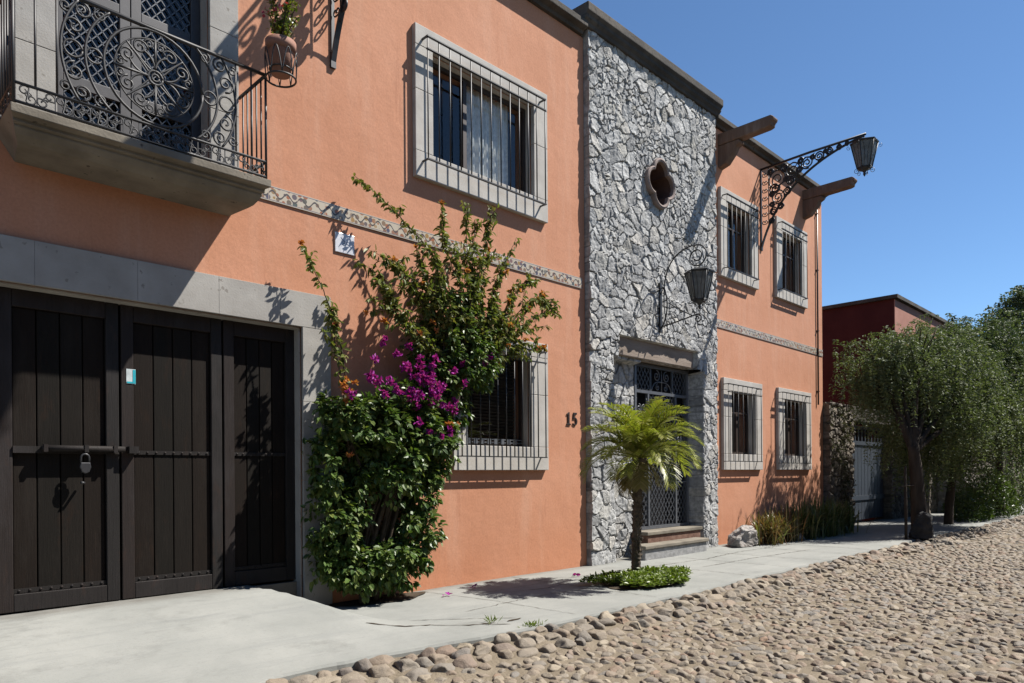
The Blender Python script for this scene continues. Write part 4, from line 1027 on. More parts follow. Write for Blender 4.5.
# ================================================================== PLANTS
# --- bougainvillea
boug = thing('bougainvillea', 'tall bougainvillea with magenta and orange blooms climbing the orange wall beside the garage', 'shrub', (4.15, -.25, 0))
st = MB(); sprays = []
BASES = [(4.20,-.20,0.0), (4.32,-.24,0.0), (4.12,-.26,0.0), (4.4,-.18,0)]
PATHS = [
 [(3.94,-.30,2.27), (3.85,-.28,2.82), (3.68,-.25,3.26), (3.52,-.20,3.64)],
 [(3.91,-.30,2.22), (3.80,-.30,2.66), (3.77,-.25,3.12)],
 [(5.60,-.35,2.83), (5.20,-.35,3.63), (4.76,-.28,4.11), (4.42,-.20,4.37), (4.14,-.14,4.53)],
 [(5.57,-.35,2.93), (5.53,-.40,3.74), (5.55,-.35,4.58)],
 [(5.65,-.35,2.94), (5.72,-.40,3.9), (5.96,-.30,4.62)],
 [(5.62,-.33,2.94), (5.60,-.36,3.8), (5.74,-.30,4.42)],
 [(5.73,-.35,2.95), (6.02,-.40,3.72), (6.44,-.30,4.35)],
 [(5.73,-.35,2.95), (5.92,-.40,3.55), (6.20,-.32,4.05)],
 [(5.60,-.35,3.07), (5.23,-.40,3.8), (5.17,-.30,4.2)],
 [(5.89,-.35,2.85), (6.60,-.35,3.58), (7.18,-.30,3.55)],
 [(5.89,-.35,2.98), (6.42,-.35,3.67), (6.85,-.30,3.89)],
 [(5.89,-.35,2.79), (6.55,-.40,3.24), (7.18,-.35,3.58)],
 [(5.90,-.35,2.85), (6.40,-.36,3.35), (6.95,-.30,3.72)],
 [(6.06,-.35,2.75), (6.36,-.40,2.97), (6.88,-.35,3.0)],
 [(5.95,-.35,2.80), (6.40,-.40,3.12), (6.98,-.33,3.30)],
 [(5.22,-.40,2.88), (4.66,-.40,3.35), (4.41,-.30,3.69)],
 [(5.22,-.40,2.82), (4.80,-.40,3.27), (4.57,-.35,3.65)],
 [(5.07,-.40,2.75), (4.53,-.40,3.11), (4.25,-.25,3.60)],
 [(5.15,-.40,2.80), (4.90,-.42,3.35), (4.82,-.32,3.85)],
 [(5.20,-.42,2.80), (5.02,-.46,3.4), (5.0,-.38,3.95)],
 [(5.40,-.42,2.85), (5.35,-.46,3.5), (5.36,-.36,4.02)],
 [(4.95,-.40,2.70), (4.62,-.42,2.95), (4.40,-.30,3.25)],
 [(5.80,-.40,2.85), (6.10,-.44,3.3), (6.32,-.36,3.75)],
 [(5.50,-.45,2.7), (5.75,-.52,3.1), (5.95,-.46,3.5)],
 [(5.3,-.45,2.7), (5.1,-.5,3.1), (4.85,-.44,3.45)],
 [(5.4,-.45,2.8), (5.45,-.5,3.3), (5.55,-.44,3.85)],
 [(5.6,-.40,2.8), (6.0,-.46,3.0), (6.45,-.4,3.35)],
 [(5.2,-.42,2.6), (4.8,-.46,2.85), (4.55,-.36,3.05)],
 [(5.5,-.42,2.9), (5.62,-.44,3.5), (5.86,-.38,4.1)],
]
def catmull(P, k=9):
    P = [np.array(p) for p in P]; P = [2*P[0]-P[1]]+P+[2*P[-1]-P[-2]]; out = []
    for i in range(1, len(P)-2):
        for j in range(k):
            t = j/k; a, b, c, d = P[i-1:i+3]
            out.append(.5*((2*b)+(c-a)*t+(2*a-5*b+4*c-d)*t*t+(-a+3*b-3*c+d)*t**3))
    out.append(P[-2]); return np.array(out)
for k, pth in enumerate(PATHS):
    if pth[0][0] > 5.5: pth = [(5.22+RNG.normal()*.08, -.30, 2.30+RNG.normal()*.08)]+pth
    b = BASES[k % 4]; m0 = np.array(pth[0])
    q = np.array(bez(b, (b[0]+RNG.normal()*.10, b[1]-.04, 1.1), tuple(m0), 22, tuple(m0-[.25*(m0[0]-b[0]),-.02,.8])))
    q += np.cumsum(RNG.normal(size=q.shape)*.004, 0); q[-1] = m0; st.tube(q, np.linspace(.020, .010, len(q)), 6)
    up = catmull(pth, 12); wig = np.cumsum(RNG.normal(size=up.shape)*.0035, 0); wig[:, 1] *= .4; up = up+wig-wig[0]
    up[:, 1] = np.minimum(up[:, 1], -.05)
    st.tube(up, np.linspace(.010, .0025, len(up)), 6); sprays.append(up); n = len(up)
    dirn = up[-1]-up[0]; dirn /= np.linalg.norm(dirn)
    for j in range(4 if k < 3 else 11):
        i = int(n*(.15+.75*RNG.random())); i = min(i, n-2); d = dirn+RNG.normal(size=3)*.55; d[1] *= .5; L = (.10+.24*RNG.random())*(1.15-i/n*.6)*(.55 if k < 3 else 1)
        p = up[i]; w = np.array(bez(tuple(p), tuple(p+d*L*.5+[0,0,.04]), tuple(p+d*L), 7)); st.tube(w, np.linspace(.004, .0018, 8), 4); sprays.append(w)
st.build('stem', M['stem'], boug)
# young leaves along the sprays
PB, DB = [], []
for q in sprays:
    T_ = np.gradient(q, axis=0); T_ /= np.linalg.norm(T_, axis=1)[:, None]+1e-9
    L = np.sum(np.linalg.norm(np.diff(q, axis=0), axis=1)); n = int(L/.017)
    u = np.sort(RNG.random(n))*(len(q)-1); i = np.clip(u.astype(int), 0, len(q)-2); fr_ = (u-i)[:, None]
    PB.append(q[i]*(1-fr_)+q[i+1]*fr_); DB.append(T_[i])
PB = np.concatenate(PB); DB = np.concatenate(DB); n = len(PB)
dd = DB*.35+rand_unit(n)*.85+np.array([0,-.15,-.65])
PB = PB + rand_unit(n)*.020
keep = PB[:, 1] < -.03
V, F = leaf_arrays(PB[keep], dd[keep], (rand_unit(n)*.8+[0,-.5,.8])[keep], (.056+.040*RNG.random(n))[keep], (.027+.018*RNG.random(n))[keep], .3, .2)
np_mesh('foliage', V, F, M['bspray'], boug)
# the dense lower and middle mass: leaf clumps through lumpy volumes
blobs = [ # x, z, rx, rz, depth, n
    (4.15,1.80,.50,.38,.50,1900), (4.75,1.82,.50,.36,.52,1900), (3.85,1.45,.38,.40,.46,1500), (4.45,1.42,.45,.34,.50,1500), (5.10,1.66,.34,.30,.42,900), (3.92,1.98,.28,.22,.36,500),
    (3.78,.92,.32,.40,.40,1300), (4.80,.66,.30,.34,.42,1100), (4.12,.42,.36,.26,.42,1000), (4.50,.40,.40,.26,.44,1100), (4.90,1.08,.20,.24,.34,520), (3.74,.52,.22,.26,.34,520), (4.98,1.36,.22,.2,.36,400),
    (5.22,2.48,.40,.36,.44,1200), (5.52,2.78,.46,.42,.46,1500), (5.10,2.80,.32,.32,.42,700), (5.72,3.10,.40,.30,.40,800), (5.38,3.22,.36,.32,.40,650), (4.80,2.12,.46,.24,.46,850), (5.80,2.62,.30,.26,.36,550), (5.28,2.10,.34,.26,.38,600), (5.9,2.95,.3,.22,.34,420)]
LP, LD, LN = [], [], []
for (x, z, rx, rz, dp, n) in blobs:
    nc = max(20, int(n/11)); per = 15; u = rand_unit(nc); rad = (.45+.62*RNG.random(nc)**.55)[:, None]
    lump = 1+.45*(vnoise(u[:, 0]*2.3+x*3, u[:, 1]*2.3, u[:, 2]*2.3+z*3, seed=4)-.5)[:, None]
    C = u*rad*lump*np.array([rx, dp*.62, rz])+np.array([x, -dp*.55-.03, z])
    k = nc*per; uu = np.repeat(u, per, 0); w = rand_unit(k); cs = np.repeat(.030+.040*RNG.random(nc), per)[:, None]
    P = np.repeat(C, per, 0)+w*cs*(.3+.9*RNG.random(k))[:, None]
    LP.append(P); LD.append(w*.9+uu*.5+[0,-.2,-.55]); LN.append(uu*.6+w*.4+np.array([0,-.3,.7])+RNG.normal(size=(k, 3))*.3)
LP = np.concatenate(LP); LD = np.concatenate(LD); LN = np.concatenate(LN)
# gaps where the wall and stems show through
gap = vnoise(LP[:, 0]*3.1, LP[:, 1]*2, LP[:, 2]*3.1, seed=15)
hole = np.hypot((LP[:, 0]-4.42)/.25, (LP[:, 2]-.98)/.27) < 1
k = (LP[:, 1] < -.04) & (LP[:, 2] > .06) & (LP[:, 0] > 3.56+.12*RNG.random(len(LP))) & (gap > .22) & ~(hole & (RNG.random(len(LP)) < .85))
LP, LD, LN = LP[k], LD[k], LN[k]; n = len(LP)
sz = .050+.042*RNG.random(n); sz = np.where(LP[:, 2] > 2.2, sz*.8, sz)
V, F = leaf_arrays(LP, LD, LN, sz, sz*.66, .28, .18)
np_mesh('foliage', V, F, M['bleaf'], boug)
def bracts(centres, spread, npc, size, m):
    for c in centres:
        P = np.array([c])+np.clip(RNG.normal(size=(npc, 3)), -1.1, 1.1)*np.array([spread, spread*.6, spread])
        P[:, 1] = np.minimum(P[:, 1], -.08)
        P3 = np.repeat(P, 3, 0); n3 = len(P3); d = rand_unit(n3)+[0,-.4,.2]
        V, F = leaf_arrays(P3, d, rand_unit(n3), size*(.8+.5*RNG.random(n3)), size*.8, .3, .2)
        np_mesh('flower_cluster', V, F, m, boug)
cen = [(4.56+RNG.normal()*.21, -.56-.08*RNG.random(), 2.30+RNG.normal()*.12) for _ in range(20)] + [(4.55+RNG.normal()*.34, -.52-.1*RNG.random(), 2.28+RNG.normal()*.24) for _ in range(18)] + [(4.95,-.58,2.12), (5.05,-.58,2.10), (4.90,-.6,2.2), (4.70,-.6,2.42), (4.75,-.62,2.36), (4.62,-.6,2.2), (4.8,-.62,2.22), (5.2,-.5,2.08), (5.22,-.5,2.16), (4.42,-.5,2.62), (4.3,-.45,2.75), (4.62,-.45,2.72), (4.18,-.5,2.3), (4.75,-.64,1.78), (4.9,-.64,1.75), (4.6,-.62,1.9), (5.35,-.5,2.62), (5.72,-.46,2.68), (5.8,-.46,2.75)]
bracts(cen, .024, 7, .043, M['magenta'])
cen = [tuple(sprays[i][-1]) for i in RNG.integers(len(sprays), size=30)] + [(3.86+RNG.normal()*.06, -.42, 2.22+RNG.normal()*.09) for _ in range(10)] + [(5.15+RNG.normal()*.05,-.52,1.9) for _ in range(5)] + [(6.75,-.36,3.62), (6.85,-.36,3.70), (6.55,-.4,3.45), (6.72,-.4,2.98), (6.80,-.4,3.0), (6.86,-.4,2.98), (4.75,-.45,2.9), (4.95,-.45,3.05), (3.85,-.48,1.55), (5.0,-.45,2.95)]
bracts(cen, .013, 3, .042, M['orange'])
# soil pocket at its foot
sl = MB(); pts = [(4.42+.60*math.cos(a)*(1+.12*math.sin(3*a)), -.20+.20*math.sin(a)*(1+.15*math.cos(5*a))) for a in np.linspace(0, 2*PI, 30)[:-1]]
pts = [(x, min(y, -.002)) for x, y in pts]
sl.add([(x, y, float(walk_h(np.array(x), np.array(y)))+.012) for x, y in pts], [tuple(range(len(pts)))])
tag(sl.build('soil', M['soil']), kind='structure')
# fallen petals
for i, (x, y, lb) in enumerate([(5.05,-.55,'fallen magenta petal on the pavement nearest the bougainvillea'), (5.55,-.42,'fallen magenta petal on the pavement below the lower barred window'), (7.2,-.62,'fallen magenta petal on the pavement between the lower barred window and the palm')]):
    k = 4; P = np.tile([[x, y, .022]], (k, 1))+RNG.normal(size=(k, 3))*[.02,.015,.004]
    V, F = leaf_arrays(P, rand_unit(k)*[1,1,.4]+[0,0,.35], rand_unit(k)+[0,0,1.], .05, .042)
    tag(np_mesh('fallen_petal', V, F, M['magenta']), lb, 'petal', 'fallen petals')

# --- small date palm in its bed
palm = thing('palm', 'small date palm with bright green arching fronds growing from the pavement bed', 'palm', (7.44, -1.38, 0))
px, py = 7.44, -1.38
m = MB(); zz = np.linspace(-.05, 1.56, 120); rr = .056-.008*np.clip(zz/1.2, 0, 1)+.008*((np.arange(120) % 4 == 0))+.006*RNG.random(120); rr = np.where(zz > 1.2, rr+.035*np.clip((zz-1.25)/.2, 0, 1), rr); rr[0] = .08
cxs = px+.03*np.sin(zz*1.6)-.035*zz; trunk_top = (float(cxs[-1]), py, 1.56)
cxs = cxs-.19*(np.clip(zz, 0, 2)/1.5)**2; cys = py-.22*(np.clip(zz, 0, 2)/1.5)**2; trunk_top = (float(cxs[-1]), float(cys[-1]), 1.56)
m.tube([(a, c_, b) for a, c_, b in zip(cxs, cys, zz)], rr, 14)
for k in range(150):  # leaf-base stubs
    z = .25+1.2*RNG.random()**.8; a = RNG.random()*2*PI; xx = np.interp(z, zz, cxs); r_ = np.interp(z, zz, rr)
    p = np.array((xx+r_*.85*math.cos(a), np.interp(z, zz, cys)+r_*.85*math.sin(a), z)); q = p+np.array((math.cos(a)*.03, math.sin(a)*.03, .05)); m.tube([tuple(p), tuple(q)], [.013, .006], 5)
m.build('trunk', M['palmbark'], palm)
def frond(az, el, L, droop, m_leaf, dens=34):
    ca, sa = math.cos(az), math.sin(az); P = []; p = np.array([trunk_top[0]+ca*.04, trunk_top[1]+sa*.04, trunk_top[2]-.03]); e = el
    n = 22
    for i in range(n+1):
        P.append(p.copy()); d = np.array([ca*math.cos(e), sa*math.cos(e), math.sin(e)]); p = p+d*L/n; e -= droop/n*(.4+1.5*i/n)
    P = np.array(P); mb = MB(); mb.tube(P, np.linspace(.010, .0025, n+1), 5)
    u = np.linspace(.14, 1, dens); idx = u*n; i = np.clip(idx.astype(int), 0, n-1); fr_ = (idx-i)[:, None]
    B = P[i]*(1-fr_)+P[i+1]*fr_; T_ = np.gradient(P, axis=0)[i]; T_ /= np.linalg.norm(T_, axis=1)[:, None]
    side = np.cross(T_, [0,0,1.]); side /= np.linalg.norm(side, axis=1)[:, None]+1e-9; up = np.cross(side, T_)
    VV, FF = [], []; o = 0
    for s in (-1, 1):
        ln = (.175*np.sin(PI*np.clip(u*.86+.12, 0, 1))**.6+.045)*(.85+.3*RNG.random(dens))
        d = T_*.75+side*s*.75+up*(.30+.10*RNG.normal(size=(dens, 1))); d /= np.linalg.norm(d, axis=1)[:, None]
        w = np.cross(d, up); w /= np.linalg.norm(w, axis=1)[:, None]+1e-9; wd = .0075
        g_ = np.array([0,0,-1.])
        p0 = B; p1 = B+d*ln[:, None]*.55; p2 = B+d*ln[:, None]*.97+g_*ln[:, None]*.22
        vs = np.stack([p0-w*wd*.6, p0+w*wd*.6, p1+w*wd, p1-w*wd, p2+w*.0012, p2-w*.0012], 1).reshape(-1, 3)
        k = np.arange(dens)[:, None]*6+o
        VV.append(vs); FF.append(np.concatenate([k+[0,1,2,3], k+[3,2,4,5]], 0)); o += len(vs)
    b0 = len(mb.v); V = np.concatenate([np.array(mb.v)]+VV); F = np.concatenate(FF)+b0
    mi = [0]*0
    # rachis quads only (drop end caps)
    Rq = np.array([f for f in mb.f if len(f) == 4])
    Fall = np.concatenate([Rq, F]); 
    np_mesh('frond', V, Fall, m_leaf, palm)
GA = PI*(3-5**.5)
for k in range(50):
    q = k/49; el = R(86-70*q**1.1)+RNG.normal()*.06
    frond(k*GA+RNG.normal()*.12, el, .74+.16*RNG.random()-.06*q, R(50+30*RNG.random()+34*q), M['palmleaf'])
for k in range(7): frond(RNG.random()*2*PI, R(-38-25*RNG.random()), .32+.12*RNG.random(), R(40), M['palmdry'], 24)
# ground cover bed round the palm
bed = MB(); bc = (7.42, -1.55); pts = [(bc[0]+.74*math.cos(a)*(1+.06*math.sin(4*a)), bc[1]+.42*math.sin(a)*(1+.08*math.cos(3*a))) for a in np.linspace(0, 2*PI, 40)[:-1]]
bed.add([(x, y, float(walk_h(np.array(x), np.array(y)))+.010) for x, y in pts], [tuple(range(len(pts)))]); tag(bed.build('planting_bed', M['soil']), kind='structure')
n = 5200; a = RNG.random(n)*2*PI; r_ = np.sqrt(RNG.random(n)); lim = .90+.17*np.sin(3*a+1)+.11*np.sin(5*a+2)+.06*np.sin(11*a)
P = np.stack([bc[0]+.84*r_*lim*np.cos(a), bc[1]+.50*r_*lim*np.sin(a), .02+(.04+.10*fbm(r_*np.cos(a)*5, r_*np.sin(a)*4, seed=8))*RNG.random(n)**.5*(1.15-.6*r_**2)], 1)
d = rand_unit(n)*[1,1,.3]+[0,0,.35]; V, F = leaf_arrays(P, d, rand_unit(n)*.6+[0,0,1.], .042+.03*RNG.random(n), .026+.012*RNG.random(n))
gc = np_mesh('ground_cover', V, F, M['gcover']); tag(gc, 'low bright green leafy ground cover round the palm trunk', 'ground cover', kind='stuff')

# --- boulders
def boulder(name, c, r, seed, m, label, cat='rock'):
    V, F = stone_shape(3, seed, .95); V, F = V.copy(), F
    P = V*np.array(r); P[:, 2] = np.maximum(P[:, 2], -.35*r[2]); P += np.array(c)
    o = np_mesh(name, P, F, m, smooth=False); tag(o, label, cat); 
    sub = o.modifiers.new('subdivide', 'SUBSURF'); sub.subdivision_type = 'SIMPLE'; sub.levels = sub.render_levels = 2
    tx = bpy.data.textures.new('rock_'+str(seed), 'CLOUDS'); tx.noise_scale = .18; tx.noise_depth = 4
    dm = o.modifiers.new('displace', 'DISPLACE'); dm.texture = tx; dm.strength = .10*r[0]/.3; dm.texture_coords = 'LOCAL'
    return o
boulder('boulder', (12.15,-.42,.12), (.36,.26,.31), 302, M['rock'], 'pale grey angular boulder on the pavement at the corner of the stone tower')
boulder('boulder', (14.0,-.62,.07), (.22,.17,.18), 315, M['rock'], 'small grey rock half hidden in the grassy plants under the barred windows')
boulder('boulder', (15.72,-2.42,.16), (.28,.28,.38), 331, M['darkrock'], 'dark rounded boulder at the foot of the drooping tree')

# --- strap-leaved plants along the wall of the right wing
def strap_plant(c, R_, H_, n, m, label):
    t = thing('strap_leaf_plant', label, 'plant', (c[0], c[1], 0), 'strap-leaved plants along the orange wall')
    VV, FF = [], []; seg = 6
    for k in range(n):
        a = RNG.random()*2*PI; b = np.array([c[0]+RNG.normal()*R_*.32, c[1]+RNG.normal()*R_*.22, .0]); out = RNG.random()**.8*R_*.95; h = H_*(.55+.65*RNG.random()**1.4); w = .009+.007*RNG.random()
        p2 = b+np.array([math.cos(a)*out, math.sin(a)*out*.8, h*(1.02-.42*out/R_)]); p1 = b+np.array([math.cos(a)*out*.30, math.sin(a)*out*.25, h*.72])
        if p2[1] > -.04: p2[1] = -.04
        q = np.array(bez(tuple(b), tuple(p1), tuple(p2), seg)); s = np.array([-math.sin(a), math.cos(a), 0]); ww = w*np.sin(PI*np.linspace(.25, .97, seg+1))[:, None]
        o = len(VV)*(2*(seg+1)); VV.append(np.concatenate([q+s*ww, q-s*ww])); FF.append(np.array([(i, i+1, seg+2+i, seg+1+i) for i in range(seg)])+o)
    np_mesh('foliage', np.concatenate(VV), np.concatenate(FF), m, t)
strap_plant((13.0,-.50), .55, .62, 420, M['strapred'], 'reddish strap-leaved plant beside the pale boulder')
strap_plant((13.7,-.52), .60, .66, 440, M['strapred'], 'reddish green strap-leaved plant, second from the pale boulder')
strap_plant((14.5,-.55), .62, .74, 520, M['strap'], 'dark green strap-leaved plant, third from the pale boulder')
strap_plant((15.35,-.58), .66, .78, 540, M['strap'], 'dark green strap-leaved plant, fourth from the pale boulder')
strap_plant((16.2,-.58), .64, .72, 520, M['strap'], 'dark green strap-leaved plant at the far corner of the orange house')

# ================================================================== NEIGHBOURS
nh = thing('neighbour_house', 'dark red flat roofed house, side coloured shaded and front coloured sunlit, standing behind the drooping tree', 'house', (25, 5, 0))
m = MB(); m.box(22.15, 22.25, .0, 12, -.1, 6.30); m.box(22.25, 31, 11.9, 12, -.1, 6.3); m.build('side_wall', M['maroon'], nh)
m = MB(); m.box(22.15, 31, -.02, -.001, 2.9, 6.28); m.build('sunlit_front_wall', M['salmon'], nh)  # one dark red house: sunlight put into front colour, shade into side colour
m = MB(); m.box(22.05, 31.1, -.12, 12.1, 6.30, 6.40); m.build('roof_slab', M['cornice'], nh)
def rubble_slab(name, x0, x1, z1, y, label, thick=.45, st=.035, m='fieldstone', parent=None, bumpy=1.):
    xs = np.arange(x0, x1+.001, st); zs = np.arange(-.1, z1+.001, st); X, Z = np.meshgrid(xs, zs, indexing='ij')
    wx = X+(fbm(X*3, Z*3, seed=131)-.5)*.2; wz = Z+(fbm(X*3, Z*3, seed=147)-.5)*.2
    f1, f2, idd, gx, gy = worley(wx, wz, .26, .21, 25, 1.0); e = f2-f1; joint = np.clip(1-e/.10, 0, 1)
    h = smooth(e/.2)*.06+(fbm(X*9, Z*9, seed=161)-.5)*.06
    Y = y-h*bumpy; top = Z > z1-.02
    P = np.stack([X, Y, Z], -1); nx, nz_ = len(xs), len(zs)
    A = P[:1].copy(); A[..., 1] = y+thick; B = P[-1:].copy(); B[..., 1] = y+thick; P = np.concatenate([A, P, B], 0)
    C = P[:, -1:].copy(); C[..., 1] = y+thick; P = np.concatenate([P, C], 1); nx += 2; nz_ += 1
    idx = np.arange(nx*nz_).reshape(nx, nz_); F = np.stack([idx[:-1,:-1], idx[1:,:-1], idx[1:,1:], idx[:-1,1:]], -1).reshape(-1, 4)
    def pd(a): a = np.concatenate([a[:1], a, a[-1:]], 0); return np.concatenate([a, a[:, -1:]], 1).ravel()
    o = np_mesh(name, P.reshape(-1, 3), F, M[m], parent, attr={'stone': pd(idd), 'joint': pd(joint*.9)})
    if label: tag(o, label, 'wall')
    return o
pil = thing('stone_pillar', 'rough fieldstone pillar overgrown with dry creeper between orange house and gate', 'pillar', (17.8, 0, 0))
rubble_slab('stone_core', 16.99, 18.55, 3.0, -.06, None, .5, .03, parent=pil, bumpy=1.6)
n = 1500; P = np.stack([17.0+1.5*RNG.random(n), -.14-.05*RNG.random(n), .2+2.7*RNG.random(n)], 1); P = P[vnoise(P[:, 0]*3, P[:, 2]*2.2, seed=3) > .48]; n = len(P)
V, F = leaf_arrays(P, rand_unit(n)+[0,-.3,-.5], rand_unit(n)+[0,-1.,.3], .05+.05*RNG.random(n), .03+.02*RNG.random(n)); np_mesh('creeper', V, F, M['ivy'], pil)
gt = thing('driveway_gate', 'blue grey driveway gate of vertical boards under a dark beam', 'gate', (20.0, .1, 0))
m = MB(); 
for i in range(12):
    x = 18.60+i*.245; m.box(x+.008, x+.237, .13, .16, .08, 2.14)
m.build('board_panel', M['bluegate'], gt, .004)
m = MB(); m.box(18.57, 21.56, .10, .129, .60, .72); m.box(18.57, 21.56, .10, .129, 2.05, 2.15); m.box(18.57, 21.56, .105, .165, 2.47, 2.55)
for i in range(13): m.box(18.58+i*.245, 18.64+i*.245, .11, .15, 2.151, 2.469)
m.build('gate_frame', M['bluegate'], gt)
m = MB(); m.box(18.4, 21.9, -.05, .40, 2.62, 3.02); m.build('gate_beam', M['cornice'], gt, .02)
m = MB(); m.box(18.5, 21.7, .6, .65, 0, 2.6); m.build('backing_panel', M['dark'], gt)
sw = rubble_slab('stone_wall', 21.6, 27.0, 2.7, -.02, 'long brown fieldstone wall in the shade behind the drooping tree', .4, .05)
dr = thing('wooden_door', 'dark wooden door in the fieldstone wall right of the drooping tree', 'door', (24.2, -.1, 0))
m = MB()
for i in range(5): m.box(23.75+i*.2, 23.94+i*.2, -.15, -.11, 0, 2.1)
m.build('plank', M['wood'], dr); m = MB(); m.box(23.66, 23.745, -.17, -.05, 0, 2.2); m.box(24.755, 24.84, -.17, -.05, 0, 2.2); m.box(23.746, 24.754, -.17, -.05, 2.11, 2.2); m.build('door_frame', M['woodframe'], dr)
bt = thing('stone_buttress', 'sunlit sloping fieldstone buttress left of the dark gateway', 'wall', (26.4, -.4, 0))
m = MB(); m.prism([(.0,-.1), (-1.15,-.1), (-.75,1.4), (-.45,2.6), (0,2.6)], 'x', 26.2, 26.9)
o = m.build('stone_core', M['rock'], bt); sb = o.modifiers.new('s', 'SUBSURF'); sb.subdivision_type = 'SIMPLE'; sb.render_levels = sb.levels = 5
tx = bpy.data.textures.new('butt', 'VORONOI'); tx.noise_scale = .22; dm = o.modifiers.new('d', 'DISPLACE'); dm.texture = tx; dm.strength = .16; dm.texture_coords = 'LOCAL'
sw2 = rubble_slab('stone_wall', 27.6, 44, 2.8, -.02, 'fieldstone wall in deep shade beyond the dark gateway, at the far end of the street', .4, .08)
fb = thing('far_house', 'low pale house at the far end of the street, mostly hidden by trees', 'house', (52, 2, 0))
m = MB(); m.box(46, 60, 0.3, 10, -.3, 4.2); m.build('wall', M['salmon'], fb); m = MB(); m.box(45.8, 60.2, .1, 10.2, 4.201, 4.4); m.build('roof_slab', M['cornice'], fb)

# --- unseen houses added opposite to cut low sky light and reflect in panes
for (x0, x1, h, y, mk, lb) in ((-9, 5.5, 6.2, -11.5, 'ochre', 'unseen ochre two storey house added across the street to cut sky light'), (5.6, 17.5, 4.6, -11.8, 'maroon', 'unseen low dark red house added across the street to cut sky light'), (17.6, 34, 6.4, -12.2, 'ochre2', 'unseen brown two storey house added across the street to cut sky light, the furthest along')):
    if mk not in M: M[mk] = mottled(mk+'_wall', [(.11,.07,.032), (.13,.085,.04), (.15,.10,.05)] if mk == 'ochre' else [(.075,.05,.036), (.09,.06,.044), (.105,.07,.052)], 2, .9, 40, .2, .01, .2)
    oh = thing('added_opposite_house', lb, 'house', ((x0+x1)/2, y, 0))
    hs = []; x = x0+1.2
    while x < x1-2.2:
        hs.append((x, x+1.1, 1.0, 2.6));
        if h > 5: hs.append((x, x+1.1, 3.9, 5.3))
        x += 2.6
    wm = wall_mesh(x0, x1, -.3, h, hs, 0., .25); wm.v = [(vx, y-vy, vz) for vx, vy, vz in wm.v]; wm.f = [f[::-1] for f in wm.f]
    wm.box(x0, x1, y-6, y-5.9, -.3, h); wm.box(x0, x0+.1, y-5.89, y-.26, -.3, h); wm.box(x1-.1, x1, y-5.89, y-.26, -.3, h)
    wm.build('wall', M[mk], oh)
    rm = MB(); rm.box(x0-.05, x1+.05-.06, y-6, y+.12, h+.001, h+.16); rm.build('roof_slab', M['cornice'], oh)
    for (a_, b_, c_, d_) in hs:
        w_ = MB(); w_.box(a_-.02, b_+.02, y-.30, y-.252, c_-.02, d_+.02); w_.build('window', M['sash'], oh)
# --- trees
def tree(name, label, base, trunk_h, lean, blobs_, nstr, m_leaf, seed, leaf=(.055, .011), strand=(.35, .75), group=None, trunk_r=.16, dens=17):
    r = np.random.default_rng(seed); t = thing(name, label, 'tree', base, group)
    mb = MB(); b = np.array(base, float); top = b+np.array([lean[0], lean[1], trunk_h])
    q = np.array(bez(tuple(b-[0,0,.1]), tuple(b+[lean[0]*.1, 0, trunk_h*.5]), tuple(top), 14)); mb.tube(q, np.linspace(trunk_r*1.25, trunk_r*.75, 15)+.012*r.random(15), 12)
    ends = []
    for (x, y, z, rad) in blobs_:
        e = np.array([x, y, z]); c = top+(e-top)*.45+np.array([0, 0, .30])
        l = np.array(bez(tuple(top-[0,0,.15]), tuple(c), tuple(e), 12)); mb.tube(l, np.linspace(trunk_r*.55, .018, 13), 8)
        for k in range(9):
            d = r.normal(size=3); d /= np.linalg.norm(d); d[2] = abs(d[2])*.7; p = l[r.integers(5, 13)]; e2 = e+d*rad*.85
            w = np.array(bez(tuple(p), tuple((p+e2)/2+[0,0,.15]), tuple(e2), 8)); mb.tube(w, np.linspace(.018, .006, 9), 5); ends.append((w, rad))
    mb.build('trunk', M['bark'], t)
    VV, FF = [], []; o = 0
    tot = sum(bb[3]**2 for bb in blobs_)
    P0 = []
    for (x, y, z, rad) in blobs_:
        k = int(nstr*rad**2/tot); u = r.normal(size=(k, 3)); u /= np.linalg.norm(u, axis=1)[:, None]
        lump = .60+.75*vnoise(u[:, 0]*2.2+x, u[:, 1]*2.2+y, u[:, 2]*2.2+z, seed=seed)
        P0.append(np.array([x, y, z])+u*(rad*lump*(.35+.70*r.random(k)**.45))[:, None]*[1, 1, .82])
    P0 = np.concatenate(P0); n = len(P0)
    g_ = vnoise(P0[:, 0]*1.5, P0[:, 1]*1.5, P0[:, 2]*1.5, seed=seed+5); P0 = P0[(g_ > .40) & (P0[:, 1] < 6)]; n = len(P0)
    az = r.random(n)*2*PI; L = strand[0]+(strand[1]-strand[0])*r.random(n)
    out = np.stack([np.cos(az), np.sin(az), 0*az], 1)
    for s in range(dens):
        u = (s+r.random(n))/dens
        C = P0+out*(L*.42*np.sin(u*PI*.5))[:, None]+np.array([0,0,1.])*((.10*np.sin(PI*np.minimum(u*2, 1))-.95*L*u**2))[:, None]
        for sd in (-1, 1):
            side = np.stack([-np.sin(az)*sd, np.cos(az)*sd, -.55+0*az], 1)+r.normal(size=(n, 3))*.45; side /= np.linalg.norm(side, axis=1)[:, None]
            nm = r.normal(size=(n, 3)); w = np.cross(side, nm); w /= np.linalg.norm(w, axis=1)[:, None]+1e-9
            ll = (leaf[0]*(.7+.6*r.random(n)))[:, None]; wd = leaf[1]*(.8+.5*r.random(n))[:, None]
            vs = np.stack([C, C+side*ll*.5+w*wd, C+side*ll, C+side*ll*.5-w*wd], 1).reshape(-1, 3)
            VV.append(vs); FF.append(np.arange(n)[:, None]*4+np.array([0,1,2,3])+o); o += len(vs)
    np_mesh('crown', np.concatenate(VV), np.concatenate(FF), m_leaf, t)
    return t
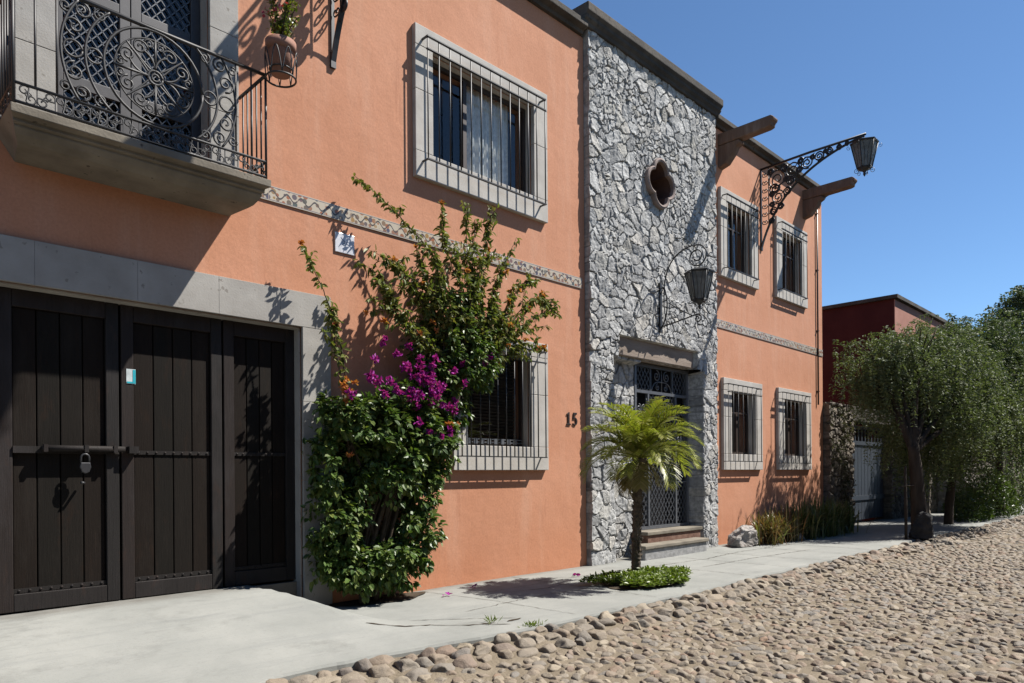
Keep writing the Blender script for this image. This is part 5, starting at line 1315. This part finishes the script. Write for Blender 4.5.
tree('pepper_tree', 'drooping dark green pepper tree at the pavement edge with a leaning dark trunk', (15.95,-2.30,-.03), 1.9, (-.22,.05),
     [(16.05,-1.9,3.2,.80), (15.75,-1.5,3.72,.78), (16.35,-2.2,3.75,.95), (17.1,-2.4,3.55,1.05), (17.0,-1.9,2.7,.95), (15.75,-1.5,3.1,.5), (17.6,-2.6,2.7,1.05), (17.3,-1.7,3.9,.8), (18.1,-2.2,3.6,.9), (17.6,-1.9,2.0,.8), (18.9,-2.6,3.3,1.05), (18.6,-1.9,4.15,.85), (19.4,-2.8,2.6,1.0), (19.9,-2.4,3.9,.95)], 3000, M['pepper'], 41, (.072,.011), (.30,.85), None, .125, 20)
tree('pepper_tree', 'second drooping tree further along the street, its crown rising to the picture edge', (20.6,-1.7,-.03), 2.2, (-.3,-.4),
     [(19.3,-2.2,3.4,1.2), (20.1,-2.3,4.2,1.1), (20.9,-2.9,3.4,1.2), (18.9,-1.7,2.6,.9), (20.2,-2.2,2.5,1.1), (21.0,-3.0,4.5,.9), (19.6,-1.6,1.9,.8)], 2400, M['pepperdark'], 52, (.085,.014), (.35,.95), None, .085, 18)
tree('pepper_tree', 'tallest tree at the right edge of the picture beyond the two drooping trees', (25.5,-1.9,-.03), 2.6, (.2,.1),
     [(24.0,-2.2,4.3,1.4), (24.8,-2.8,5.5,1.2), (25.5,-2.6,4.2,1.5), (24.3,-1.6,3.6,1.2), (24.9,-2.6,6.1,.6)], 2600, M['pepperdark'], 63, (.10,.02), (.4,.9), None, .10, 15)
tree('shade_tree', 'dense dark tree growing behind the fieldstone wall', (27.5,2.5,-.1), 2.4, (0,0),
     [(26.8,2.2,4.4,1.5), (28.2,2.4,5.0,1.5), (29.5,2.2,4.2,1.6), (27.6,1.6,3.5,1.3), (31,2.2,4.4,1.6), (33,1.6,4.2,1.8)], 2200, M['pepperdark'], 74, (.13,.03), (.3,.6), None, .2, 13)
tree('shade_tree', 'far dark tree closing the view at the end of the street', (38,-3.5,-.1), 2.2, (0,0),
     [(37,-3.0,3.8,2.0), (39,-3.6,4.4,2.0), (41,-2.6,3.8,2.2), (40,-4.6,3.2,2.0), (38,-2.0,2.6,1.8), (43,-4,3.4,2.4), (39.5,-5.6,2.4,1.8)], 2200, M['pepperdark'], 85, (.16,.04), (.4,.8), None, .25, 13)
# stake beside the first tree, with a cross tie
sk = thing('tree_stake', 'thin dark stake with a cross tie standing beside the leaning tree trunk', 'stake', (15.4,-2.2,0))
m = MB(); m.tube([(15.42,-2.2,-.05), (15.40,-2.2,1.45)], .028, 8); m.build('post', M['bark'], sk)
m = MB(); m.tube([(15.15,-2.19,1.05), (16.05,-2.28,1.08)], .014, 6); m.build('cross_tie', M['bark'], sk)
# bushes at the far end of the pavement
def bush(c, r, n, m, label, size=.07):
    t = thing('bush', label, 'bush', (c[0], c[1], 0)); u = rand_unit(n); u[:, 2] = np.abs(u[:, 2]); lump = .7+.55*vnoise(u[:, 0]*2.4+c[0], u[:, 1]*2.4, u[:, 2]*2.4, seed=6)
    P = u*(lump*(.45+.6*RNG.random(n)**.5))[:, None]*np.array(r)+[c[0], c[1], .03]
    V, F = leaf_arrays(P, u+RNG.normal(size=(n, 3))*.6, u+RNG.normal(size=(n, 3))*.4+[0,0,.5], size*(.7+.6*RNG.random(n)), size*.5)
    np_mesh('foliage', V, F, m, t)
    s = MB()
    for k in range(14):
        a = RNG.random()*2*PI; s.tube(bez((c[0], c[1], 0), (c[0]+r[0]*.2*math.cos(a), c[1]+r[1]*.2*math.sin(a), r[2]*.5), (c[0]+r[0]*.6*math.cos(a), c[1]+r[1]*.6*math.sin(a), r[2]*.75), 8), .008, 5)
    s.build('stem', M['stem'], t)
bush((22.6,-1.75), (1.25,.55,.75), 2300, M['bush'], 'low green bush spreading over the pavement by the fieldstone wall', .085)
bush((24.6,-1.7), (1.4,.75,1.35), 3200, M['bush'], 'taller bright green bush behind the low one at the right picture edge', .09)
bush((27.5,-1.9), (1.6,.9,1.5), 2600, M['pepperdark'], 'dark bush in front of the dark gateway at the far end of the pavement', .1)
# weeds at the kerb
for (x, y, lb) in ((4.62,-2.26,'small green weed growing between pavement edge and cobbles'), (4.42,-1.93,'tiny green weed sprouting from the crack in the pavement')):
    n = 60 if y < -2.1 else 16; P = np.array([[x, y, -.02 if y < -2.1 else .01]])+RNG.normal(size=(n, 3))*[.05,.03,.004]; d = rand_unit(n)*[1,1,.3]+[0,0,.7]
    V, F = leaf_arrays(P, d, rand_unit(n), .05+.03*RNG.random(n), .012); tag(np_mesh('weed', V, F, M['gcover']), lb, 'weed')

# ================================================================== LIGHT, SKY, CAMERA
sdir = Vector((1.42, -1.0, 2.33)).normalized()
elev = math.asin(sdir.z)
W = bpy.data.worlds.new('World'); S.world = W; W.use_nodes = True; nt = W.node_tree
sky = nt.nodes.new('ShaderNodeTexSky'); sky.sky_type = 'NISHITA'; sky.sun_disc = False
sky.sun_elevation = elev; sky.sun_rotation = math.atan2(sdir.x, sdir.y); sky.altitude = 1900; sky.air_density = 1.0; sky.dust_density = .15; sky.ozone_density = 1.3
bg = nt.nodes['Background']; bg.inputs[1].default_value = .06; nt.links.new(mixc(nt, 1.0, sky.outputs[0], (.80,1.0,1.14), 'MULTIPLY'), bg.inputs[0])
sun = bpy.data.lights.new('sun', 'SUN'); sun.energy = 5.0; sun.angle = R(.53); sun.color = (1.0, .955, .89)
so = bpy.data.objects.new('sun', sun); COL.objects.link(so); so.rotation_euler = sdir.to_track_quat('Z', 'Y').to_euler(); so.location = (10, -20, 30)
cam = bpy.data.cameras.new('camera'); cam.sensor_width = 36; cam.lens = 710/1024*36; cam.shift_y = (474-341.5)/1024; cam.clip_start = .05; cam.clip_end = 1500
cobj = bpy.data.objects.new('camera', cam); COL.objects.link(cobj); cobj.location = (0, -6.62, 1.35)
fwd = Vector((1, 1, 0)).normalized(); q = fwd.to_track_quat('-Z', 'Y'); roll = Matrix.Rotation(R(-.40), 4, 'Z')
cobj.matrix_world = Matrix.Translation(cobj.location) @ q.to_matrix().to_4x4() @ roll
S.camera = cobj
S.render.engine = 'CYCLES'
S.view_settings.view_transform = 'Standard'; S.view_settings.look = 'None'; S.view_settings.exposure = 1.15; S.view_settings.gamma = 1
S.render.resolution_x = 1024; S.render.resolution_y = 683
